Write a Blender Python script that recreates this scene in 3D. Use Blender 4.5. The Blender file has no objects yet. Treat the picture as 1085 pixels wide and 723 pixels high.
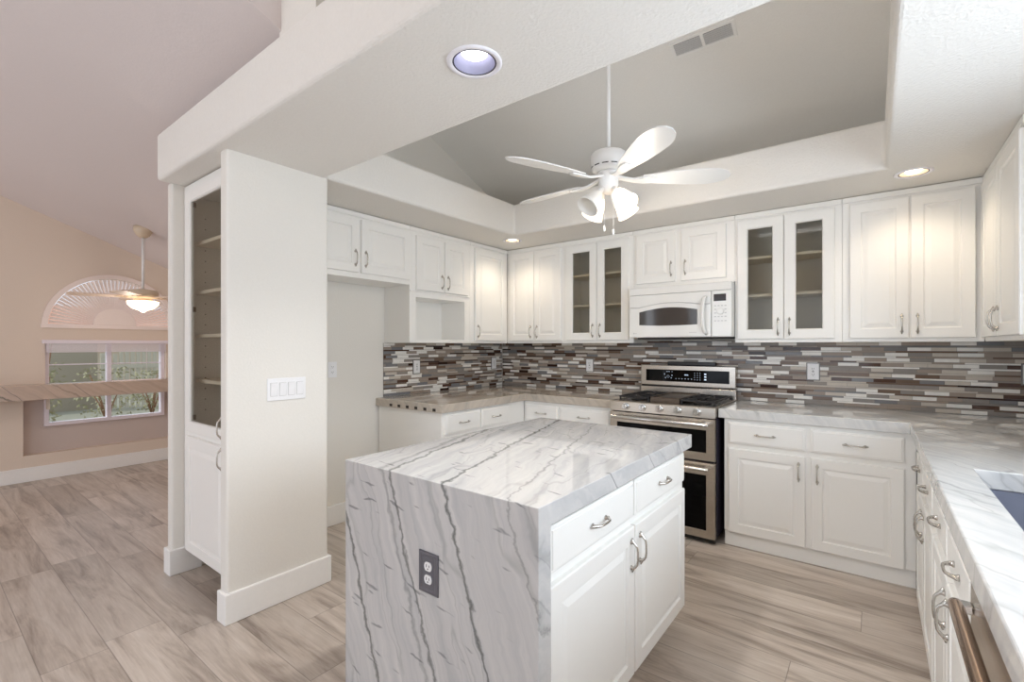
import bpy, math, random
from mathutils import Vector, Matrix
random.seed(7)
C = bpy.context.scene.collection
PI = math.pi
SC = bpy.context.scene

def lin(r, g, b):
    def f(c):
        c /= 255.0
        return c / 12.92 if c <= 0.04045 else ((c + 0.055) / 1.055) ** 2.4
    return (f(r), f(g), f(b), 1.0)

# ------------------------------------------------------------------ camera, world, daylight, exposure
cam_d = bpy.data.cameras.new('camera')
cam_d.sensor_width = 36.0
cam_d.lens = 499.24 / 1085.0 * 36.0
cam_d.shift_y = 5.0 / 1085.0
cam_d.clip_start = 0.02
cam = bpy.data.objects.new('camera', cam_d)
C.objects.link(cam)
cam.location = (0, 0, 1.3366)
cam.rotation_euler = (PI / 2, 0, 0.6552)
SC.camera = cam
SC.view_settings.view_transform = 'Standard'
SC.view_settings.look = 'None'
SC.view_settings.gamma = 1.0
SC.view_settings.use_curve_mapping = False
SC.view_settings.exposure = 0.56
SC.cycles.max_bounces = 14
SC.cycles.diffuse_bounces = 8
SC.cycles.glossy_bounces = 6
SC.cycles.transparent_max_bounces = 16
SC.cycles.sample_clamp_indirect = 6.0

world = bpy.data.worlds.new('world')
SC.world = world
world.use_nodes = True
bg = world.node_tree.nodes['Background']
bg.inputs[0].default_value = (0.80, 0.88, 1.0, 1)
bg.inputs[1].default_value = 0.85

def area(name, loc, rot, sx, sy, power, col):
    d = bpy.data.lights.new(name, 'AREA')
    d.shape = 'RECTANGLE'
    d.size, d.size_y = sx, sy
    d.energy = power
    d.color = col
    o = bpy.data.objects.new(name, d)
    C.objects.link(o)
    o.location = loc
    o.rotation_euler = rot
    return o

sun_d = bpy.data.lights.new('sun', 'SUN')
sun_d.energy = 1.2
sun_d.angle = 0.02
sun_d.color = (1.0, 0.95, 0.88)
sun = bpy.data.objects.new('sun', sun_d)
C.objects.link(sun)
sun.rotation_euler = (math.radians(38), math.radians(-20), 0)
# daylight in the openings of the room (sink window, patio door, dining room door)
area('daylight_sink_window', (1.60, 1.45, 1.50), (0, math.radians(90), 0), 1.9, 3.2, 90, (0.80, 0.90, 1.0))
area('daylight_patio_door', (-1.5, -2.98, 1.30), (math.radians(66), 0, 0), 3.0, 2.2, 21, (0.80, 0.90, 1.0))
area('clerestory_fill', (-0.95, -2.98, 3.35), (math.radians(150), 0, 0), 1.8, 1.1, 34, (1.0, 0.98, 0.95))  # unseen light added up high, aimed upward to brighten the tray ceiling
area('daylight_dining_door', (-5.0, -2.98, 1.30), (math.radians(72), 0, 0), 2.4, 2.2, 18, (0.96, 0.97, 1.0))

# ------------------------------------------------------------------ materials
def mat(name):
    m = bpy.data.materials.new(name)
    m.use_nodes = True
    nt = m.node_tree
    p = nt.nodes['Principled BSDF']
    return m, nt, p

def N(nt, t, **kw):
    n = nt.nodes.new(t)
    for k, v in kw.items():
        setattr(n, k, v)
    return n

def setin(n, **kw):
    for k, v in kw.items():
        n.inputs[k.replace('_', ' ')].default_value = v

def simple(name, col, rough=0.5, metal=0.0, bump=0.0, bscale=60.0, coat=0.0, spec=None, var=0.03):
    m, nt, p = mat(name)
    tc = N(nt, 'ShaderNodeTexCoord')
    nz = N(nt, 'ShaderNodeTexNoise')
    nz.inputs['Scale'].default_value = bscale
    nz.inputs['Detail'].default_value = 3.0
    nt.links.new(tc.outputs['Object'], nz.inputs['Vector'])
    mx = N(nt, 'ShaderNodeMix', data_type='RGBA')
    mx.inputs[0].default_value = 0.5
    a = [c * (1 - var) for c in col[:3]] + [1]
    b = [min(1, c * (1 + var)) for c in col[:3]] + [1]
    mx.inputs[6].default_value = a
    mx.inputs[7].default_value = b
    nt.links.new(nz.outputs['Fac'], mx.inputs[0])
    nt.links.new(mx.outputs[2], p.inputs['Base Color'])
    p.inputs['Roughness'].default_value = rough
    p.inputs['Metallic'].default_value = metal
    if coat:
        p.inputs['Coat Weight'].default_value = coat
        p.inputs['Coat Roughness'].default_value = 0.08
    if spec is not None:
        p.inputs['Specular IOR Level'].default_value = spec
    if bump:
        bp = N(nt, 'ShaderNodeBump')
        bp.inputs['Strength'].default_value = bump
        bp.inputs['Distance'].default_value = 0.004
        nt.links.new(nz.outputs['Fac'], bp.inputs['Height'])
        nt.links.new(bp.outputs['Normal'], p.inputs['Normal'])
    return m

def emit(name, col, s):
    m, nt, p = mat(name)
    p.inputs['Base Color'].default_value = col
    p.inputs['Emission Color'].default_value = col
    p.inputs['Emission Strength'].default_value = s
    return m

def glass(name, tint, rough=0.0, refl=0.35):
    m = bpy.data.materials.new(name)
    m.use_nodes = True
    nt = m.node_tree
    nt.nodes.clear()
    out = N(nt, 'ShaderNodeOutputMaterial')
    tr = N(nt, 'ShaderNodeBsdfTransparent')
    tr.inputs[0].default_value = tint
    gl = N(nt, 'ShaderNodeBsdfGlossy')
    gl.inputs['Roughness'].default_value = rough
    gl.inputs[0].default_value = (1, 1, 1, 1)
    fr = N(nt, 'ShaderNodeFresnel')
    fr.inputs[0].default_value = 1.45
    mu = N(nt, 'ShaderNodeMath', operation='MULTIPLY')
    mu.inputs[1].default_value = 1.0 if refl >= 1 else refl * 2
    mx = N(nt, 'ShaderNodeMixShader')
    nt.links.new(fr.outputs[0], mu.inputs[0])
    ge = N(nt, 'ShaderNodeNewGeometry')
    fm = math_(nt, 'MULTIPLY', mu.outputs[0], math_(nt, 'SUBTRACT', 1.0, ge.outputs['Backfacing']))
    nt.links.new(fm, mx.inputs[0])
    nt.links.new(tr.outputs[0], mx.inputs[1])
    nt.links.new(gl.outputs[0], mx.inputs[2])
    nt.links.new(mx.outputs[0], out.inputs[0])
    return m

def ramp(nt, fac, stops):
    r = N(nt, 'ShaderNodeValToRGB')
    e = r.color_ramp.elements
    while len(e) < len(stops):
        e.new(0.5)
    for i, (pos, col) in enumerate(stops):
        e[i].position = pos
        e[i].color = col
    nt.links.new(fac, r.inputs[0])
    return r.outputs[0]

def math_(nt, op, a, b=None, c=None):
    n = N(nt, 'ShaderNodeMath', operation=op)
    for i, v in enumerate((a, b, c)):
        if v is None:
            continue
        if isinstance(v, (int, float)):
            n.inputs[i].default_value = v
        else:
            nt.links.new(v, n.inputs[i])
    return n.outputs[0]

def mixc(nt, fac, a, b, blend='MIX'):
    n = N(nt, 'ShaderNodeMix', data_type='RGBA')
    n.blend_type = blend
    for i, v in ((0, fac), (6, a), (7, b)):
        if isinstance(v, (int, float, tuple)):
            n.inputs[i].default_value = v
        else:
            nt.links.new(v, n.inputs[i])
    return n.outputs[2]

def quartzite(name, u_expr, majors, base_lo, base_hi, rough=0.05, ticks=0.5):
    """polished stone; u_expr = (ax, ay, az, c): the veins run along planes u = const; majors = [(u, half width, depth)]"""
    m, nt, p = mat(name)
    tc = N(nt, 'ShaderNodeTexCoord')
    sep = N(nt, 'ShaderNodeSeparateXYZ')
    nt.links.new(tc.outputs['Object'], sep.inputs[0])
    X, Y, Z = sep.outputs
    u = math_(nt, 'ADD', math_(nt, 'ADD', math_(nt, 'MULTIPLY', X, u_expr[0]), math_(nt, 'MULTIPLY', Y, u_expr[1])),
              math_(nt, 'ADD', math_(nt, 'MULTIPLY', Z, u_expr[2]), u_expr[3]))
    # along-vein coordinate
    v = math_(nt, 'ADD', math_(nt, 'SUBTRACT', math_(nt, 'MULTIPLY', Y, u_expr[0]), math_(nt, 'MULTIPLY', X, u_expr[1])),
              math_(nt, 'MULTIPLY', Z, -1.0))
    wob = N(nt, 'ShaderNodeTexNoise')
    setin(wob, Scale=4.0, Detail=4.0, Roughness=0.6)
    nt.links.new(tc.outputs['Object'], wob.inputs['Vector'])
    wb = math_(nt, 'MULTIPLY', math_(nt, 'SUBTRACT', wob.outputs['Fac'], 0.5), 0.13)
    uw = math_(nt, 'ADD', u, wb)
    # fine streaks: noise squeezed across u
    cmb = N(nt, 'ShaderNodeCombineXYZ')
    nt.links.new(math_(nt, 'MULTIPLY', uw, 26.0), cmb.inputs[0])
    nt.links.new(math_(nt, 'MULTIPLY', v, 1.6), cmb.inputs[1])
    st = N(nt, 'ShaderNodeTexNoise')
    setin(st, Scale=1.0, Detail=6.0, Roughness=0.65)
    nt.links.new(cmb.outputs[0], st.inputs['Vector'])
    col = ramp(nt, st.outputs['Fac'], [(0.25, base_lo), (0.72, base_hi)])
    # broad bands
    cmb2 = N(nt, 'ShaderNodeCombineXYZ')
    nt.links.new(math_(nt, 'MULTIPLY', uw, 5.0), cmb2.inputs[0])
    nt.links.new(math_(nt, 'MULTIPLY', v, 0.6), cmb2.inputs[1])
    bd = N(nt, 'ShaderNodeTexNoise')
    setin(bd, Scale=1.0, Detail=3.0)
    nt.links.new(cmb2.outputs[0], bd.inputs['Vector'])
    col = mixc(nt, ramp(nt, bd.outputs['Fac'], [(0.42, (0, 0, 0, 1)), (0.78, (0.18, 0.18, 0.18, 1))]), col, tuple(0.62 * c for c in base_lo[:3]) + (1,))
    # hair-line veins: narrow valley of the streak noise
    hv = N(nt, 'ShaderNodeTexNoise')
    setin(hv, Scale=1.0, Detail=2.0)
    cmb3 = N(nt, 'ShaderNodeCombineXYZ')
    nt.links.new(math_(nt, 'MULTIPLY', uw, 5.0), cmb3.inputs[0])
    nt.links.new(math_(nt, 'MULTIPLY', v, 0.9), cmb3.inputs[1])
    nt.links.new(cmb3.outputs[0], hv.inputs['Vector'])
    hl = math_(nt, 'ABSOLUTE', math_(nt, 'SUBTRACT', hv.outputs['Fac'], 0.5))
    hl = ramp(nt, hl, [(0.0, (0.28, 0.28, 0.28, 1)), (0.010, (0, 0, 0, 1))])
    col = mixc(nt, hl, col, lin(118, 120, 118))
    # short cross cracks
    if ticks:
        cmb4 = N(nt, 'ShaderNodeCombineXYZ')
        w_ = math_(nt, 'ADD', math_(nt, 'MULTIPLY', math_(nt, 'ADD', Z, Y), 42.0), math_(nt, 'MULTIPLY', X, 7.0))
        nt.links.new(math_(nt, 'MULTIPLY', X, 9.0), cmb4.inputs[0])
        nt.links.new(math_(nt, 'ADD', w_, math_(nt, 'MULTIPLY', wb, 25.0)), cmb4.inputs[1])
        tk = N(nt, 'ShaderNodeTexNoise')
        setin(tk, Scale=1.0, Detail=1.5)
        nt.links.new(cmb4.outputs[0], tk.inputs['Vector'])
        tf = ramp(nt, tk.outputs['Fac'], [(0.665, (0, 0, 0, 1)), (0.72, (ticks, ticks, ticks, 1))])
        col = mixc(nt, tf, col, lin(96, 98, 102))
    wob2 = N(nt, 'ShaderNodeTexNoise')
    setin(wob2, Scale=16.0, Detail=4.0, Roughness=0.7)
    nt.links.new(tc.outputs['Object'], wob2.inputs['Vector'])
    wb2 = math_(nt, 'MULTIPLY', math_(nt, 'SUBTRACT', wob2.outputs['Fac'], 0.5), 0.045)
    um = math_(nt, 'ADD', math_(nt, 'ADD', u, math_(nt, 'MULTIPLY', wb, 0.45)), wb2)
    for (u0, hw, dk) in majors:
        d = math_(nt, 'ABSOLUTE', math_(nt, 'SUBTRACT', um, u0))
        f = math_(nt, 'SUBTRACT', 1.0, math_(nt, 'MINIMUM', math_(nt, 'DIVIDE', d, hw), 1.0))
        f = math_(nt, 'MULTIPLY', math_(nt, 'POWER', f, 0.7), dk)
        col = mixc(nt, f, col, lin(66, 72, 68))
    nt.links.new(col, p.inputs['Base Color'])
    p.inputs['Roughness'].default_value = rough
    p.inputs['Specular IOR Level'].default_value = 0.6
    return m

def planks(name):
    m, nt, p = mat(name)
    tc = N(nt, 'ShaderNodeTexCoord')
    sep = N(nt, 'ShaderNodeSeparateXYZ')
    nt.links.new(tc.outputs['Object'], sep.inputs[0])
    X, Y, Z = sep.outputs
    W, L = 0.217, 1.22
    ry = math_(nt, 'DIVIDE', math_(nt, 'SUBTRACT', Y, 0.565), W)
    row = math_(nt, 'FLOOR', ry)
    fy = math_(nt, 'SUBTRACT', ry, row)
    wn = N(nt, 'ShaderNodeTexWhiteNoise', noise_dimensions='1D')
    nt.links.new(row, wn.inputs['W'])
    rx = math_(nt, 'ADD', math_(nt, 'DIVIDE', X, L), math_(nt, 'MULTIPLY', wn.outputs['Value'], 7.3))
    colm = math_(nt, 'FLOOR', rx)
    fx = math_(nt, 'SUBTRACT', rx, colm)
    idc = N(nt, 'ShaderNodeCombineXYZ')
    nt.links.new(row, idc.inputs[0])
    nt.links.new(colm, idc.inputs[1])
    wn2 = N(nt, 'ShaderNodeTexWhiteNoise', noise_dimensions='2D')
    nt.links.new(idc.outputs[0], wn2.inputs['Vector'])
    # grain
    off = math_(nt, 'MULTIPLY', wn2.outputs['Value'], 40.0)
    g = N(nt, 'ShaderNodeCombineXYZ')
    nt.links.new(math_(nt, 'ADD', math_(nt, 'MULTIPLY', X, 1.3), off), g.inputs[0])
    nt.links.new(math_(nt, 'MULTIPLY', Y, 9.0), g.inputs[1])
    nt.links.new(off, g.inputs[2])
    n1 = N(nt, 'ShaderNodeTexNoise')
    setin(n1, Scale=1.0, Detail=7.0, Roughness=0.62, Distortion=0.9)
    nt.links.new(g.outputs[0], n1.inputs['Vector'])
    g2 = N(nt, 'ShaderNodeCombineXYZ')
    nt.links.new(math_(nt, 'ADD', math_(nt, 'MULTIPLY', X, 5.0), off), g2.inputs[0])
    nt.links.new(math_(nt, 'MULTIPLY', Y, 90.0), g2.inputs[1])
    n2 = N(nt, 'ShaderNodeTexNoise')
    setin(n2, Scale=1.0, Detail=4.0, Roughness=0.6)
    nt.links.new(g2.outputs[0], n2.inputs['Vector'])
    col = ramp(nt, n1.outputs['Fac'], [(0.27, lin(116, 101, 91)), (0.39, lin(167, 154, 143)), (0.50, lin(200, 188, 177)), (0.70, lin(222, 213, 204))])
    col = mixc(nt, 0.25, col, ramp(nt, n2.outputs['Fac'], [(0.3, lin(126, 108, 95)), (0.7, lin(214, 204, 194))]), 'MIX')
    tone = ramp(nt, wn2.outputs['Value'], [(0.0, (0.80, 0.79, 0.78, 1)), (1.0, (1.07, 1.07, 1.07, 1))])
    col = mixc(nt, 1.0, col, tone, 'MULTIPLY')
    # seams
    ey = math_(nt, 'MINIMUM', fy, math_(nt, 'SUBTRACT', 1.0, fy))
    ex = math_(nt, 'MULTIPLY', math_(nt, 'MINIMUM', fx, math_(nt, 'SUBTRACT', 1.0, fx)), L / W)
    e = math_(nt, 'MINIMUM', ex, ey)
    s = ramp(nt, e, [(0.0, (1, 1, 1, 1)), (0.013, (0, 0, 0, 1))])
    col = mixc(nt, math_(nt, 'MULTIPLY', s, 0.62), col, lin(88, 76, 68))
    nt.links.new(col, p.inputs['Base Color'])
    p.inputs['Roughness'].default_value = 0.36
    bp = N(nt, 'ShaderNodeBump')
    setin(bp, Strength=0.25, Distance=0.002)
    nt.links.new(math_(nt, 'SUBTRACT', n2.outputs['Fac'], s), bp.inputs['Height'])
    nt.links.new(bp.outputs['Normal'], p.inputs['Normal'])
    return m

def brushed(name, col, rough=0.26):
    m, nt, p = mat(name)
    tc = N(nt, 'ShaderNodeTexCoord')
    mp = N(nt, 'ShaderNodeMapping')
    mp.inputs['Scale'].default_value = (3, 3, 220)
    nt.links.new(tc.outputs['Object'], mp.inputs[0])
    nz = N(nt, 'ShaderNodeTexNoise')
    setin(nz, Scale=1.0, Detail=3.0)
    nt.links.new(mp.outputs[0], nz.inputs['Vector'])
    c = ramp(nt, nz.outputs['Fac'], [(0.3, tuple(0.88 * x for x in col[:3]) + (1,)), (0.7, col)])
    nt.links.new(c, p.inputs['Base Color'])
    p.inputs['Metallic'].default_value = 1.0
    p.inputs['Roughness'].default_value = rough
    return m

M = {}
M['wall'] = simple('kitchen_wall_paint', lin(228, 225, 219), 0.75, bump=0.25, bscale=110)
M['soffit'] = simple('textured_ceiling_paint', lin(229, 226, 221), 0.8, bump=0.75, bscale=85)
M['ceil'] = simple('ceiling_paint', lin(240, 239, 236), 0.8, bump=0.3, bscale=90)
M['lwall'] = simple('dining_wall_paint', lin(222, 207, 193), 0.8, bump=0.2, bscale=100)
M['lceil'] = simple('dining_ceiling_paint', lin(220, 211, 210), 0.8, bump=0.2, bscale=100)
M['recess'] = simple('recess_grey', lin(202, 188, 182), 0.8, bump=0.2, bscale=100)  # greyer, darker tone than the wall around it
M['trim'] = simple('white_trim_paint', lin(240, 239, 237), 0.4)
M['cab'] = simple('white_cabinet_lacquer', lin(240, 239, 236), 0.28, var=0.01)
M['cabin'] = simple('cabinet_interior', lin(228, 224, 217), 0.5)
M['shelf'] = simple('shelf_wood_edge', lin(226, 214, 196), 0.5)
M['nickel'] = simple('satin_nickel', lin(196, 192, 186), 0.24, 1.0, var=0.02)
M['chrome'] = simple('polished_steel', lin(226, 226, 226), 0.14, 1.0, var=0.02)
M['steel'] = brushed('brushed_stainless_steel', lin(206, 198, 188))
M['black'] = simple('black_enamel', lin(16, 16, 18), 0.22)
M['iron'] = simple('cast_iron', lin(34, 32, 34), 0.5, bump=0.2, bscale=160)
M['griddle'] = simple('grey_griddle_steel', lin(112, 100, 90), 0.35, 1.0)
M['bronze'] = simple('steel_bronze_reflection', lin(176, 150, 130), 0.2, 1.0, var=0.02)  # handle steel with its bronze reflection put into the base colour
M['bglass'] = simple('black_oven_glass', lin(5, 5, 6), 0.04, spec=0.14)
M['pane'] = glass('cabinet_glass', (0.84, 0.84, 0.82, 1), 0.04, 0.3)
M['wpane'] = glass('window_glass', (0.93, 0.95, 0.95, 1), 0.0, 0.5)
M['mwhite'] = simple('glossy_white_plastic', lin(236, 236, 234), 0.12, coat=0.4, var=0.01)
M['mgrey'] = simple('pale_grey_print', lin(196, 196, 196), 0.4)
M['mglass'] = simple('smoked_microwave_glass', lin(62, 58, 56), 0.06, coat=0.6)
M['display'] = simple('brown_display_glass', lin(46, 30, 24), 0.1)
M['mark'] = emit('display_light', lin(190, 205, 225), 0.7)
M['plastic'] = simple('white_plastic', lin(236, 236, 238), 0.3)
M['slot'] = simple('outlet_slot_black', lin(40, 38, 38), 0.5)
M['oplate'] = simple('pewter_outlet_plate', lin(112, 112, 120), 0.38, 0.6)
M['dkplate'] = simple('brushed_grey_outlet_plate', lin(118, 116, 114), 0.35, 0.8)
M['sinkm'] = simple('brushed_sink_steel', lin(104, 108, 124), 0.5, 0.35, var=0.05, bscale=6)
M['grout'] = simple('grout', lin(120, 112, 105), 0.85)
M['fanw'] = simple('white_fan_enamel', lin(238, 238, 237), 0.3, var=0.01)
M['shade'] = emit('lit_frosted_glass_shade', lin(255, 242, 222), 1.2)
M['shade_dim'] = simple('frosted_glass_shade', lin(242, 239, 233), 0.35)
M['bulb'] = emit('lamp_bulb', lin(255, 236, 205), 5.0)
M['lens_cool'] = emit('led_lens_cool', lin(246, 248, 255), 2.6)
M['lens_warm'] = emit('led_lens_warm', lin(255, 240, 214), 5.0)
M['ringm'] = simple('white_light_trim', lin(236, 234, 240), 0.35)
M['baffle_c'] = simple('lavender_baffle', lin(138, 136, 156), 0.35)
M['baffle_w'] = simple('satin_baffle', lin(176, 164, 150), 0.3)
M['gap'] = simple('dark_gasket', lin(52, 46, 60), 0.6)
M['vent'] = simple('vent_enamel', lin(240, 240, 238), 0.45)
M['slatg'] = simple('grey_vent_slat', lin(200, 200, 200), 0.5)
M['ventd'] = simple('vent_duct', lin(120, 120, 122), 0.7)
M['shim'] = simple('dark_brown_shim', lin(44, 34, 28), 0.7)
M['blind'] = simple('pale_blind', lin(232, 224, 232), 0.5)
M['shut'] = simple('shutter_white', lin(240, 226, 220), 0.45)
M['brass'] = simple('cream_fan_finish', lin(214, 196, 172), 0.35)
M['bladew'] = simple('pale_wood_blade', lin(226, 205, 188), 0.45, var=0.08, bscale=12)
M['bowl'] = emit('lit_alabaster_bowl', lin(255, 226, 190), 2.2)
M['hinge'] = simple('bronze_hinge', lin(104, 84, 60), 0.4, 0.8)
M['pave'] = simple('outside_gravel', lin(150, 148, 132), 0.9, bump=0.5, bscale=30, var=0.15)
M['stucco'] = simple('green_grey_stucco', lin(164, 154, 136), 0.9, bump=0.3, bscale=50)
M['tan'] = simple('tan_stucco', lin(206, 190, 168), 0.9, bump=0.3, bscale=50)
M['rooft'] = simple('clay_roof', lin(206, 150, 124), 0.8, bump=0.5, bscale=14, var=0.12)
M['pale'] = simple('pale_garage_paint', lin(190, 182, 164), 0.6)
M['leaf'] = simple('shrub_leaf', lin(160, 156, 120), 0.6, var=0.25, bscale=9)
M['stem'] = simple('shrub_stem', lin(150, 112, 84), 0.8)
for nm, c, r in (('tile_white', (240, 237, 232), 0.25), ('tile_cream', (200, 191, 180), 0.3), ('tile_taupe', (158, 144, 132), 0.3),
                 ('tile_grey', (144, 137, 131), 0.3), ('tile_slate', (128, 127, 129), 0.12), ('tile_mocha', (116, 96, 82), 0.1),
                 ('tile_brown', (82, 58, 46), 0.08), ('tile_dark', (54, 35, 28), 0.06)):
    M[nm] = simple(nm, lin(*c), r, var=0.10, bscale=25, spec=0.35)
TILES = ['tile_white', 'tile_cream', 'tile_taupe', 'tile_grey', 'tile_slate', 'tile_mocha', 'tile_brown', 'tile_dark']
M['floor'] = planks('wood_look_floor_planks')
M['isl'] = quartzite('island_quartzite', (1.0, 0.30, 0.36, -0.632), [(-1.045, 0.010, 0.80), (-1.30, 0.010, 0.72), (-1.345, 0.013, 0.40), (-1.62, 0.012, 0.8), (-0.80, 0.006, 0.4)],
                     lin(176, 177, 180), lin(210, 208, 206), 0.02, 0.6)
M['ctop'] = quartzite('counter_quartzite', (0.75, 0.65, 0.6, 0.0), [(1.95, 0.01, 0.35), (1.02, 0.012, 0.45), (0.2, 0.012, 0.35)],
                      lin(198, 200, 202), lin(231, 230, 227), 0.04, 0.0)
M['ctop_reflect'] = quartzite('counter_quartzite_reflection', (0.75, -0.65, 0.6, 0.0), [(-3.9, 0.012, 0.5), (-4.3, 0.012, 0.4)],
                       lin(176, 166, 154), lin(206, 196, 184), 0.06, 0.0)  # same counter stone, brown reflection of the backsplash put into its colour
M['bar'] = quartzite('dining_ledge_quartzite', (0.0, 0.6, 1.0, 0.0), [(1.20, 0.012, 0.6), (1.5, 0.01, 0.4)], lin(178, 160, 146), lin(206, 186, 172), 0.15, 0.6)

# ------------------------------------------------------------------ mesh helpers
class MB:
    def __init__(s):
        s.v, s.f, s.m, s.sm = [], [], [], []
    def add(s, verts, faces, mi=0, smooth=False):
        o = len(s.v)
        s.v += [tuple(p) for p in verts]
        for f in faces:
            s.f.append([o + i for i in f])
            s.m.append(mi)
            s.sm.append(smooth)
        return s
    def box(s, x0, x1, y0, y1, z0, z1, mi=0):
        v = [(x0, y0, z0), (x1, y0, z0), (x1, y1, z0), (x0, y1, z0), (x0, y0, z1), (x1, y0, z1), (x1, y1, z1), (x0, y1, z1)]
        return s.add(v, [(0, 3, 2, 1), (4, 5, 6, 7), (0, 1, 5, 4), (1, 2, 6, 5), (2, 3, 7, 6), (3, 0, 4, 7)], mi)
    def loops(s, ls, cap0=True, cap1=True, mi=0, smooth=False, close=True):
        n = len(ls[0])
        v = [p for l in ls for p in l]
        f = []
        for i in range(len(ls) - 1):
            for j in range(n if close else n - 1):
                a, b = i * n + j, i * n + (j + 1) % n
                f.append((a, b, b + n, a + n))
        s.add(v, f, mi, smooth)
        o = len(s.v) - len(v)
        if cap0:
            s.f.append([o + j for j in reversed(range(n))]); s.m.append(mi); s.sm.append(False)
        if cap1:
            s.f.append([o + (len(ls) - 1) * n + j for j in range(n)]); s.m.append(mi); s.sm.append(False)
        return s
    def lathe(s, prof, cx=0, cy=0, cz=0, n=24, mi=0, cap0=True, cap1=True, mtx=None):
        ls = []
        for r, z in prof:
            l = []
            for k in range(n):
                a = 2 * PI * k / n
                p = Vector((r * math.cos(a), r * math.sin(a), z))
                if mtx is not None:
                    p = mtx @ p
                l.append((p.x + cx, p.y + cy, p.z + cz))
            ls.append(l)
        return s.loops(ls, cap0, cap1, mi, True)
    def tube(s, path, rad, n=10, mi=0, flat=1.0):
        ls = []
        P = [Vector(p) for p in path]
        prev = None
        for i, p in enumerate(P):
            t = (P[min(i + 1, len(P) - 1)] - P[max(i - 1, 0)]).normalized()
            if prev is None:
                a = Vector((0, 0, 1)) if abs(t.z) < 0.9 else Vector((1, 0, 0))
                u = t.cross(a).normalized()
            else:
                u = (prev - t * prev.dot(t)).normalized()
            prev = u
            w = t.cross(u)
            r = rad[i] if isinstance(rad, (list, tuple)) else rad
            ls.append([tuple(p + u * (r * math.cos(2 * PI * k / n)) + w * (r * flat * math.sin(2 * PI * k / n))) for k in range(n)])
        return s.loops(ls, True, True, mi, True)
    def prism(s, poly, lo, hi, axis='Z', mi=0):
        """poly in the other two axes (XY, XZ or YZ), extruded lo..hi along axis"""
        def P(a, b, h):
            return {'Z': (a, b, h), 'Y': (a, h, b), 'X': (h, a, b)}[axis]
        n = len(poly)
        v = [P(a, b, lo) for a, b in poly] + [P(a, b, hi) for a, b in poly]
        f = [tuple(reversed(range(n))), tuple(range(n, 2 * n))] + [(i, (i + 1) % n, (i + 1) % n + n, i + n) for i in range(n)]
        return s.add(v, f, mi)
    def cells(s, xs, ys, z0, z1, keep, mi=0):
        idx = {}
        def V(i, j, k):
            key = (i, j, k)
            if key not in idx:
                idx[key] = len(s.v)
                s.v.append((xs[i], ys[j], (z0, z1)[k]))
            return idx[key]
        K = set((i, j) for i in range(len(xs) - 1) for j in range(len(ys) - 1) if keep(i, j))
        def F(*q):
            s.f.append(list(q)); s.m.append(mi); s.sm.append(False)
        for i, j in K:
            F(V(i, j, 1), V(i + 1, j, 1), V(i + 1, j + 1, 1), V(i, j + 1, 1))
            F(V(i, j, 0), V(i, j + 1, 0), V(i + 1, j + 1, 0), V(i + 1, j, 0))
            if (i, j - 1) not in K: F(V(i, j, 0), V(i + 1, j, 0), V(i + 1, j, 1), V(i, j, 1))
            if (i, j + 1) not in K: F(V(i + 1, j + 1, 0), V(i, j + 1, 0), V(i, j + 1, 1), V(i + 1, j + 1, 1))
            if (i - 1, j) not in K: F(V(i, j + 1, 0), V(i, j, 0), V(i, j, 1), V(i, j + 1, 1))
            if (i + 1, j) not in K: F(V(i + 1, j, 0), V(i + 1, j + 1, 0), V(i + 1, j + 1, 1), V(i + 1, j, 1))
        return s
    def mesh(s, name, mats, fix=True):
        me = bpy.data.meshes.new(name)
        me.from_pydata(s.v, [], s.f)
        for m in (mats if isinstance(mats, (list, tuple)) else [mats]):
            me.materials.append(m)
        me.polygons.foreach_set('material_index', s.m)
        me.polygons.foreach_set('use_smooth', s.sm)
        if fix:
            import bmesh
            bm = bmesh.new()
            bm.from_mesh(me)
            bmesh.ops.recalc_face_normals(bm, faces=bm.faces)
            bm.to_mesh(me)
            bm.free()
        me.update()
        return me
    def build(s, name, mats, parent=None, loc=(0, 0, 0), bevel=0.0, seg=2):
        return put(name, s.mesh(name, mats), parent, loc, bevel, seg)

def put(name, me, parent=None, loc=(0, 0, 0), bevel=0.0, seg=2):
    o = bpy.data.objects.new(name, me)
    C.objects.link(o)
    o.parent = parent
    o.location = loc
    if bevel:
        b = o.modifiers.new('bevel', 'BEVEL')
        b.width = bevel
        b.segments = seg
        b.limit_method = 'ANGLE'
        b.angle_limit = math.radians(40)
    return o

def thing(name, label, cat, loc=(0, 0, 0), rz=0.0, group=None):
    o = bpy.data.objects.new(name, None)
    o.empty_display_size = 0.1
    C.objects.link(o)
    o.location = loc
    o.rotation_euler = (0, 0, rz)
    return tag(o, label, cat, group)

def tag(o, label, cat, group=None):
    o['label'] = label
    o['category'] = cat
    if group:
        o['group'] = group
    return o

def struct(name, mb, m, bevel=0.0, seg=3):
    o = mb.build(name, m, None, bevel=bevel, seg=seg)
    o['kind'] = 'structure'
    return o

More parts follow.
